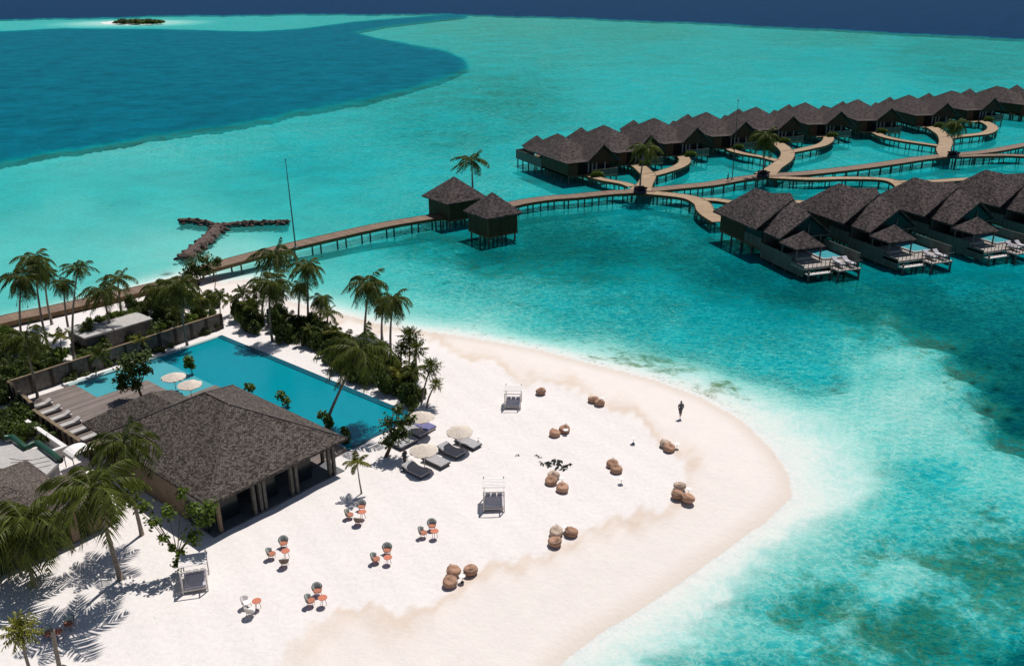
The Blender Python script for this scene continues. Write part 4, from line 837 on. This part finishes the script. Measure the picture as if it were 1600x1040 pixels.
# small flat hut at the back
e=thing('flat_roofed_hut','low grey flat-roofed hut with white roof edge behind the long wall','hut',RL(11.5,44.5),RA)
MB().box(0,8,0,4.5,0,2.2).build('wall','panel',e); MB().box(-.3,3.2,-.3,4.8,2.202,2.42).build('roof','conc',e); MB().box(3.4,8.2,-.3,3.4,2.202,2.36).build('roof','conc',e)
for k in range(6): shrub(RL(14+k*1.0,49.0,1.6),.9,5,'yellow green shrub topping the flat-roofed hut','shrubs on the hut roof')
# ================================================================ BEACH FURNITURE
def umbrella(cpx,label,h=2.3,z=0,r=1.25,group='thatched beach umbrellas'):
    c=G(*cpx,z+h-.15); e=thing('beach_umbrella',label,'umbrella',(c.x,c.y,z),rnd.uniform(0,1),group)
    MB().tube([(0,0,0),(0,0,h)],.035,8).build('pole','whitewood',e)
    mb=MB(); n=28; vs=[];fs=[]; r_=random.Random(int(cpx[0]))
    prof=[(.04,h+.12),(.3,h+.03),(.75,h-.14),(r,h-.36),(r*.98,h-.46)]
    for j,(a,zz) in enumerate(prof):
        for k in range(n): q=2*PI*k/n; jr=a*(1+(r_.uniform(-.05,.05) if j>2 else 0)); vs.append((jr*math.cos(q),jr*math.sin(q),zz+(r_.uniform(-.04,.03) if j>2 else 0)))
    for j in range(4):
        for k in range(n): fs.append((j*n+k,(j+1)*n+k,(j+1)*n+(k+1)%n,j*n+(k+1)%n))
    fs.append(tuple(range(n))); k0=len(vs); vs.append((0,0,h-.06)); fs+=[(4*n+(k+1)%n,4*n+k,k0) for k in range(n)]
    mb.add(vs,fs).build('canopy','thatch',e)
    mb=MB()
    for k in range(8): q=2*PI*k/8; mb.tube([(.03,0,h-.5),(r*.6*math.cos(q),r*.6*math.sin(q),h-.24)],.012,4)
    mb.build('ribs','whitewood',e); MB().lathe([(.3,0),(.3,.06),(.06,.1)],16).build('base','conc',e)
umbrella((662,700),'round straw umbrella over the front grey loungers beside the standing person')
umbrella((718,671),'round straw umbrella over the loungers furthest right')
umbrella((658,648),'round straw umbrella nearest the pool corner and hedge end')
umbrella((271,586),'left straw umbrella at the shallow pool shelf behind the roof',2.1,.3)
umbrella((296,598),'right straw umbrella at the shallow pool shelf behind the roof',2.1,.3)
LG='grey loungers on the sand by the pool corner'
E1=math.atan2(-.656,.755); lrz=E1-PI/2+PI   # head towards upper-left
Lb=None
for px_,l,pd in [((650,734),'front left grey lounger below the straw umbrella','greyfabric'),((681,719),'grey lounger just right of the front straw umbrella','greyfabric'),((705,704),'grey lounger in the umbrella shade, third from the front left','greyfabric'),((731,691),'grey lounger at the right end of the row','greyfabric'),((661,664),'lounger with bluish cushions under the umbrella nearest the pool','bluefabric'),((648,673),'dark grey lounger second from the pool side umbrella','greyfabric'),((632,684),'grey lounger half hidden behind the sea grape tree','greyfabric'),((620,690),'grey lounger closest to the pool behind the sea grape tree','greyfabric')]:
    p=G(*px_,.3); o=sunlounger((p.x,p.y,0),lrz,l,LG,pd); o.scale=(1.75,1.28,1.1)
def sidetable(px_,label,z=.55,group='small white side tables'):
    p=G(*px_,z); e=thing('side_table',label,'side table',(p.x,p.y,0),0,group)
    MB().lathe([(.23,z-.03),(.25,z-.02),(.25,z),(.02,z+.005)],18).build('table_top','linen',e); MB().tube([(0,0,0),(0,0,z-.03)],.018,6).build('leg','metal',e); MB().lathe([(.14,0),(.13,.02),(.02,.03)],14).build('base','metal',e)
for q,l in [((942,621),'small white table behind the pair of bean bags near the far shore'),((884,671),'small white table beside the middle pair of bean bags'),((990,684),'small white table standing alone on the sand'),((1058,693),'small white table beside the tan bean bag pair near the spit'),((971,747),'small white table in front of the round bean bag pair'),((878,746),'small white table beside the three bean bags near the seaweed'),((1076,763),'small white table beside the three bean bags nearest the water'),((884,822),'small white table among the three bean bags in the foreground'),((722,899),'small white table among the three bean bags closest to the camera'),((637,714),'small white table between the front loungers'),((747,681),'small white table at the right end of the loungers')]: sidetable(q,l)
# bean bags
def bean_mesh(seed):
    r=random.Random(seed); n=20; m_=11; vs=[];fs=[]; ph=[r.uniform(0,6.28) for _ in range(6)]
    for j in range(m_+1):
        t_=j/m_; th=PI*t_; zz=.36-.36*math.cos(th)*1.0
        for k in range(n):
            q=2*PI*k/n; rr_=.56*math.sin(th)**.62*(1-.16*t_**2)+.02; rr_*=1+.035*math.sin(3*q+ph[0]+2*t_)+.03*math.sin(7*q+ph[1]+5*t_)*(t_)
            # seat dent
            z_=zz*(1-.06*math.sin(2*q+ph[2])); dent=math.exp(-(((rr_*math.cos(q)-.12)/.28)**2+((rr_*math.sin(q)+.12)/.25)**2))*(t_>.55)*.22
            back=.16*(t_**2)*max(0,-math.cos(q)*.5+math.sin(q)*.8); vs.append((rr_*math.cos(q),rr_*math.sin(q),max(0,z_-dent+back)))
    for j in range(m_):
        for k in range(n): fs.append((j*n+k,j*n+(k+1)%n,(j+1)*n+(k+1)%n,(j+1)*n+k))
    fs+=[tuple(range(n-1,-1,-1)),tuple(m_*n+k for k in range(n))]
    return vs,fs
def beanbag(px_,label,pale=False,seed=0,group='woven bean bags on the sand'):
    p=G(*px_,.35); e=thing('bean_bag',label,'bean bag',(p.x,p.y,0),rnd.uniform(0,6.28),group); vs,fs=bean_mesh(seed)
    mb=MB(); mb.add(vs,fs); o=mb.build('cushion','beanpale' if pale else 'bean',e,True)
    s=o.modifiers.new('sub','SUBSURF'); s.levels=1; s.render_levels=1
    pts=[(.5*math.cos(a)*(1-.0*a),.5*math.sin(a),.50+.10*math.sin(a)) for a in [k*.35 for k in range(9)]]
    MB().tube([(x*1.02,y*1.02,z_) for x,y,z_ in pts],[.02]*9,5).build('piping','beanpale',e,True)
    mb=MB(); mb.tube([(-.15,.28,.80),(-.05,.33,.9),(.08,.30,.82)],.025,5); mb.build('handle','bean',e,True); e.scale=(1.0,1.0,.9)
bb=[((845,610),'single bean bag right of the far cabana'),((927,623),'left bean bag of the pair near the far shore'),((937,628),'right bean bag of the pair near the far shore'),((867,676),'left bean bag of the middle pair above the seaweed'),((882,670),'right bean bag of the middle pair above the seaweed'),((1040,692),'paler rear bean bag of the pair near the spit',1),((1046,699),'front bean bag of the pair near the spit'),((957,724),'rear bean bag of the pair in front of the lone white table'),((963,732),'front bean bag of the pair in front of the lone white table'),((865,741),'pale rear bean bag of the trio below the seaweed',1),((861,750),'left bean bag of the trio below the seaweed'),((879,761),'right bean bag of the trio below the seaweed'),((1062,758),'pale striped rear bean bag of the trio nearest the water',1),((1059,771),'left bean bag of the trio nearest the water'),((1076,777),'right bean bag of the trio nearest the water'),((869,830),'pale rear left bean bag of the foreground trio',1),((893,830),'right bean bag of the foreground trio'),((867,845),'front bean bag of the foreground trio'),((709,891),'rear left bean bag of the trio closest to the camera'),((735,889),'right bean bag of the trio closest to the camera'),((703,908),'front bean bag of the trio closest to the camera')]
for i,q in enumerate(bb): beanbag(q[0],'round tan woven '+q[1] if len(q)<3 else 'woven '+q[1],len(q)>2,i)
# bistro chairs & tables
def chair(px_,face,label,white=False):
    p=G(*px_,.45); f=G(*face,.7)
    rz=math.atan2(f.y-p.y,f.x-p.x)-PI/2
    e=thing('lounge_chair',label,'chair',(p.x,p.y,0),rz,'chairs of the round orange tables'); fm='whitewood' if white else 'rattan'
    MB().lathe([(.10,.36),(.30,.37),(.33,.42),(.31,.46),(.05,.47)],18).build('seat','linen' if white else 'seatorange',e)
    vs=[];fs=[];n=15
    for k in range(n):
        a=PI*(.06+.88*k/(n-1))+PI; hh=.66+.20*math.sin(PI*k/(n-1)); 
        for rr_,zz in ((.34,.42),(.41,hh),(.37,hh),(.30,.44)): vs.append((rr_*math.cos(a),rr_*math.sin(a),zz))
    for k in range(n-1):
        for j in range(4): fs.append((k*4+j,k*4+(j+1)%4,k*4+4+(j+1)%4,k*4+4+j))
    fs+=[(3,2,1,0),(4*n-4,4*n-3,4*n-2,4*n-1)]; MB().add(vs,fs).build('backrest',fm,e)
    MB().add([(x*.82,y*.82,z_+.01) for x,y,z_ in vs],fs).build('back_cushion','linen' if white else 'cushion',e)
    for a in (.7,2.4,3.9,5.5): MB().tube([(.24*math.cos(a),.24*math.sin(a),.38),(.31*math.cos(a),.31*math.sin(a),0)],.018,5).build('leg','metal',e)
def bistro(px_,label):
    p=G(*px_,.68); e=thing('round_table',label,'table',(p.x,p.y,0),0,'round orange tables')
    MB().lathe([(.29,.65),(.32,.66),(.32,.69),(.02,.695)],24).build('table_top','terracotta',e)
    for a in (.5,2.6,4.7): MB().tube([(.12*math.cos(a),.12*math.sin(a),.66),(.24*math.cos(a),.24*math.sin(a),0)],.018,5).build('leg','metal',e)
sets=[((401,938),[((385,940),1,'rear white'),((391,953),1,'front white')],'set furthest left on the open sand'),((504,933),[((496,921),0,'rear'),((485,937),0,'front')],'set in front of the tan sand patch'),((446,860),[((443,847),0,'rear'),((424,864),0,'left'),((444,876),0,'front')],'three chair set nearest the pavilion shadow'),((566,799),[((565,790),0,'rear'),((546,803),0,'left'),((560,812),0,'front')],'three chair set below the lone young palm'),((679,829),[((675,820),0,'rear'),((661,831),0,'front')],'set furthest right'),((606,870),[((605,858),0,'rear'),((587,872),0,'front')],'set in the middle of the sand'),((90,986),[((75,988),0,'left'),((107,973),0,'right')],'set in the palm shade at the bottom left')]
for tp_,ch,nm_ in sets:
    bistro(tp_,'round orange table of the '+nm_)
    for q,wh,w_ in ch: chair(q,tp_,f'{w_} chair of the {nm_}',bool(wh))
# cabanas
def cabana(px_,rz,label,s=1.0):
    p=G(*px_,0); e=thing('beach_cabana',label,'cabana',(p.x,p.y,0),rz,'white four-post cabanas'); s*=.88; e.scale=(s,s,s); w_=.95; d_=1.15; h=2.15
    for a in (-w_,w_):
        for b_ in (-d_,d_): MB().box(a-.05,a+.05,b_-.05,b_+.05,0,h+(.25 if b_>0 else 0)).build('post','whitewood',e)
    mb=MB()
    for a in (-w_,w_): mb.box(a-.045,a+.045,-d_+.05,d_-.05,h-.1,h)
    for b_ in (-d_,d_): mb.box(-w_+.05,w_-.05,b_-.045,b_+.045,h-.1,h)
    mb.build('top_frame','whitewood',e)
    mb=MB()
    for k in range(13): y=-.5+k*.13; mb.box(-w_-.15,w_+.15,y,y+.105,h+.002+.02*(k%2),h+.05+.02*(k%2))
    mb.build('canopy_slats','linen',e)
    MB().box(-w_+.05,w_-.05,-d_,d_-.1,.22,.36).build('bed_base','whitewood',e)
    MB().box(-w_+.1,w_-.1,-d_+.08,d_-.2,.362,.56).build('mattress','bed',e,bevel=.04)
    for k in range(3): MB().box(-w_+.14+k*.57,-w_+.62+k*.57,d_-.5,d_-.25,.565,.86).build('pillow','bed',e,bevel=.05)
    MB().box(-w_-.06,-w_+.05,-d_+.06,-d_+.3,.1,h-.12).build('side_curtain','linen',e,bevel=.02)
cabana((307,912),R(16),'slatted white cabana in front of the branching tree near the pavilion',1.0)
cabana((772,788),R(1),'white cabana in the middle of the sand left of the bean bag trios',1.0)
cabana((802,633),R(-4),'white cabana furthest away near the hedge end',.95)
# seaweed / driftwood
for i,(a,b_,s) in enumerate([(864,727,.8),(853,726,.45),(883,728,.5),(872,721,.5),(873,731,.4),(880,734,.3),(808,711,.25),(765,702,.15),(843,714,.2),(838,711,.2),(844,721,.15)]):
    r=random.Random(i); mb=MB()
    for k in range(7): 
        x=r.uniform(-1,1)*s; y=r.uniform(-.6,.6)*s; q=r.uniform(0,3); mb.tube([(x-math.cos(q)*s*.5,y-math.sin(q)*s*.5,.02),(x,y,.08*s+.04),(x+math.cos(q)*s*.5,y+math.sin(q)*s*.5,.02)],[.03*s,.15*s,.03*s],6)
    o=mb.build('seaweed_clump','weed',None,True); o.location=G(a,b_,0); tag(o,'dark clump of washed up seaweed on the white sand','seaweed','seaweed clumps')
# mast, lamp post, stump
def polething(name,base,top,r,label,cat,bz=0,lamp=False):
    B=G(*base,bz); T=onY(*top,B.y); e=thing(name,label,cat,B,0); h=(T-B)
    wd_=name=='wooden_post'; MB().tube([(0,0,-1.5 if bz==0 else 0),h*.5,h],[r,r*.8,r*(.8 if wd_ else .45)],8).build('pole','trunk' if wd_ else 'pole',e)
    MB().lathe([(r*3,.0),(r*3,.12),(r*1.2,.2)],12).build('base_plate','pole',e)
    if lamp: o=MB().lathe([(.1,0),(.22,.08),(.2,.2),(.05,.25)],10).build('lamp_head','pole',e); o.location=h
    else: o=MB().lathe([(.06,0),(.1,.1),(.03,.25)],8).build('finial','pole',e); o.location=h
polething('flag_mast',(462,387),(446,250),.12,'tall thin bare mast standing beside the boardwalk','mast',1.3)
polething('lamp_post',(1144,280),(1153.5,158),.10,'tall thin post on the main boardwalk left of the second palm circle','post',1.3,True)
polething('wooden_post',(93,1048),(82,984),.16,'pale wooden post leaning at the bottom left edge','post')
# ================================================================ BREAKWATER
def rockmesh(seed):
    r=random.Random(seed); import bmesh; bm=bmesh.new(); bmesh.ops.create_icosphere(bm,subdivisions=2,radius=.5)
    for v_ in bm.verts: v_.co*=1+r.uniform(-.16,.16); v_.co.z*=.75
    for k in range(5):
        n_=Vector((r.gauss(0,1),r.gauss(0,1),r.gauss(0,1))).normalized(); 
        for v_ in bm.verts:
            dd=v_.co.dot(n_)-.36
            if dd>0: v_.co-=n_*dd
    me=bpy.data.meshes.new('boulder'); bm.to_mesh(me); bm.free(); me.materials.append(M['rock']); return me
RM=[rockmesh(i) for i in range(6)]
mb=MB(); r=random.Random(9)
for ln in ([(280,348.5),(300,348),(322,351),(338,357)],[(338,357),(352,355),(385,352),(420,350.5),(452,350)],[(344,356),(332,370),(318,383),(302,396),(290,408)]):
    q=smooth_line([G(a,b_,WL-.25) for a,b_ in ln],5); mb.tube(q,[.35+(.5 if 0<i<len(q)-1 else 0)+r.uniform(-.12,.15)+(.45 if ln[0][0]==344 else 0) for i in range(len(q))],9)
tag(mb.build('rubble_mound','rock',None),'low dark rubble mound under the boulders of the Y-shaped breakwater','breakwater')
r=random.Random(5); cnt=0
for line,wd_,n_ in [([(280,348.5),(300,348),(322,351),(338,357)],1.3,75),([(338,357),(352,355),(385,352),(420,350.5),(452,350)],1.3,90),([(344,356),(332,370),(318,383),(302,396),(290,408)],2.4,130)]:
    P=[G(a,b_,WL) for a,b_ in line]; L_n=[(P[i+1]-P[i]).length for i in range(len(P)-1)]; tot=sum(L_n)
    for k in range(n_):
        q=r.random()*tot; i=0
        while i<len(L_n)-1 and q>L_n[i]: q-=L_n[i]; i+=1
        p=P[i].lerp(P[i+1],q/L_n[i]); d_=(P[i+1]-P[i]).normalized(); s=Vector((-d_.y,d_.x,0)); off=max(-1.0,min(1.0,r.gauss(0,.42))); p=p+s*off*wd_/1.2
        o=bpy.data.objects.new('boulder',RM[k%6]); col.objects.link(o); o.location=(p.x,p.y,WL+.05+max(0,(1-abs(off)))*.8*r.uniform(.5,1)); sc=r.uniform(.55,.95); o.scale=(sc*1.1,sc,sc*.85); o.rotation_euler=(r.uniform(-.4,.4),r.uniform(-.4,.4),r.uniform(0,6.28))
        tag(o,'brown boulder piled in the Y-shaped rock breakwater','boulder','boulders of the rock breakwater')
# ================================================================ PEOPLE
def person(base,rz,label,bz=0,shirt='darkfabric',pants='metal',stride=.22,hgt=1.72):
    B=G(*base,bz); e=thing('person',label,'person',B,rz); k=hgt/1.72
    V=[(0,0,.93),(0,0,1.12),(0,-.01,1.36),(0,0,1.50),(0,.02,1.60),
       (.19,0,1.40),(.25,-.05,1.13),(.24,.08,.90),(.24,.11,.82),(-.19,0,1.40),(-.25,.05,1.13),(-.25,-.06,.88),(-.25,-.09,.80),
       (.10,0,.90),(.11,stride*.6,.48),(.10,stride*.4,.08),(.10,stride*.4+.16,.03),(-.10,0,.90),(-.11,-stride*.2,.48),(-.10,-stride,.10),(-.10,-stride+.15,.03)]
    Rr=[.14,.13,.15,.055,.05,.065,.045,.035,.03,.065,.045,.035,.03,.095,.065,.042,.035,.095,.065,.042,.035]
    E=[(0,1),(1,2),(2,3),(3,4),(2,5),(5,6),(6,7),(7,8),(2,9),(9,10),(10,11),(11,12),(0,13),(13,14),(14,15),(15,16),(0,17),(17,18),(18,19),(19,20)]
    me=bpy.data.meshes.new('body'); me.from_pydata([(a*k,b_*k,c_*k) for a,b_,c_ in V],E,[]); o=bpy.data.objects.new('body',me); col.objects.link(o); o.parent=e; me.materials.append(M['skin'])
    s=o.modifiers.new('skin','SKIN'); 
    for i,sv in enumerate(me.skin_vertices[0].data): sv.radius=(Rr[i]*k,Rr[i]*k*(.75 if i<3 else 1)); sv.use_root=(i==0)
    ss_=o.modifiers.new('sub','SUBSURF'); ss_.levels=1; ss_.render_levels=2
    h=MB(); h.lathe([(.03,-.12),(.07,-.09),(.085,-.02),(.09,.05),(.07,.11),(.02,.135)],14); ho=h.build('head','skin',e,True); ho.location=(0,.02*k,1.62*k)
    hr=MB().lathe([(.088,-.03),(.1,.03),(.08,.12),(.02,.15)],14).build('hair','darkfabric',e,True); hr.location=(0,-.005,1.625*k)
    sh=MB().tube([(0,0,.9*k),(0,0,1.1*k),(0,-.01,1.32*k),(0,0,1.45*k)],[.19*k,.165*k,.2*k,.1*k],12).build('shirt',shirt,e,True); sh.scale=(1,.8,1)
    for a,b_,c_ in ((.2,6,0),(-.2,10,0)):
        MB().tube([Vector(V[5 if a>0 else 9])*k,Vector(V[b_])*k,Vector(V[b_+1])*k],[.085,.065,.05],8).build('sleeve',shirt,e,True)
    for a in (13,17): MB().tube([Vector(V[a])*k+Vector((0,0,.05)),Vector(V[a+1])*k,(Vector(V[a+1])*.5+Vector(V[a+2])*.5)*k],[.12,.085,.07],8).build('trouser_leg',pants,e,True)
    return e
person((1063,651),R(10),'person in dark clothes walking away along the sand near the waterline',shirt='jacket')
person((633,727),R(60),'person in black standing beside the front grey loungers',stride=.05)
person((1137,283),R(80),'person walking along the main boardwalk beside the thin post',1.32)
e=None
print('objects',len(bpy.data.objects))
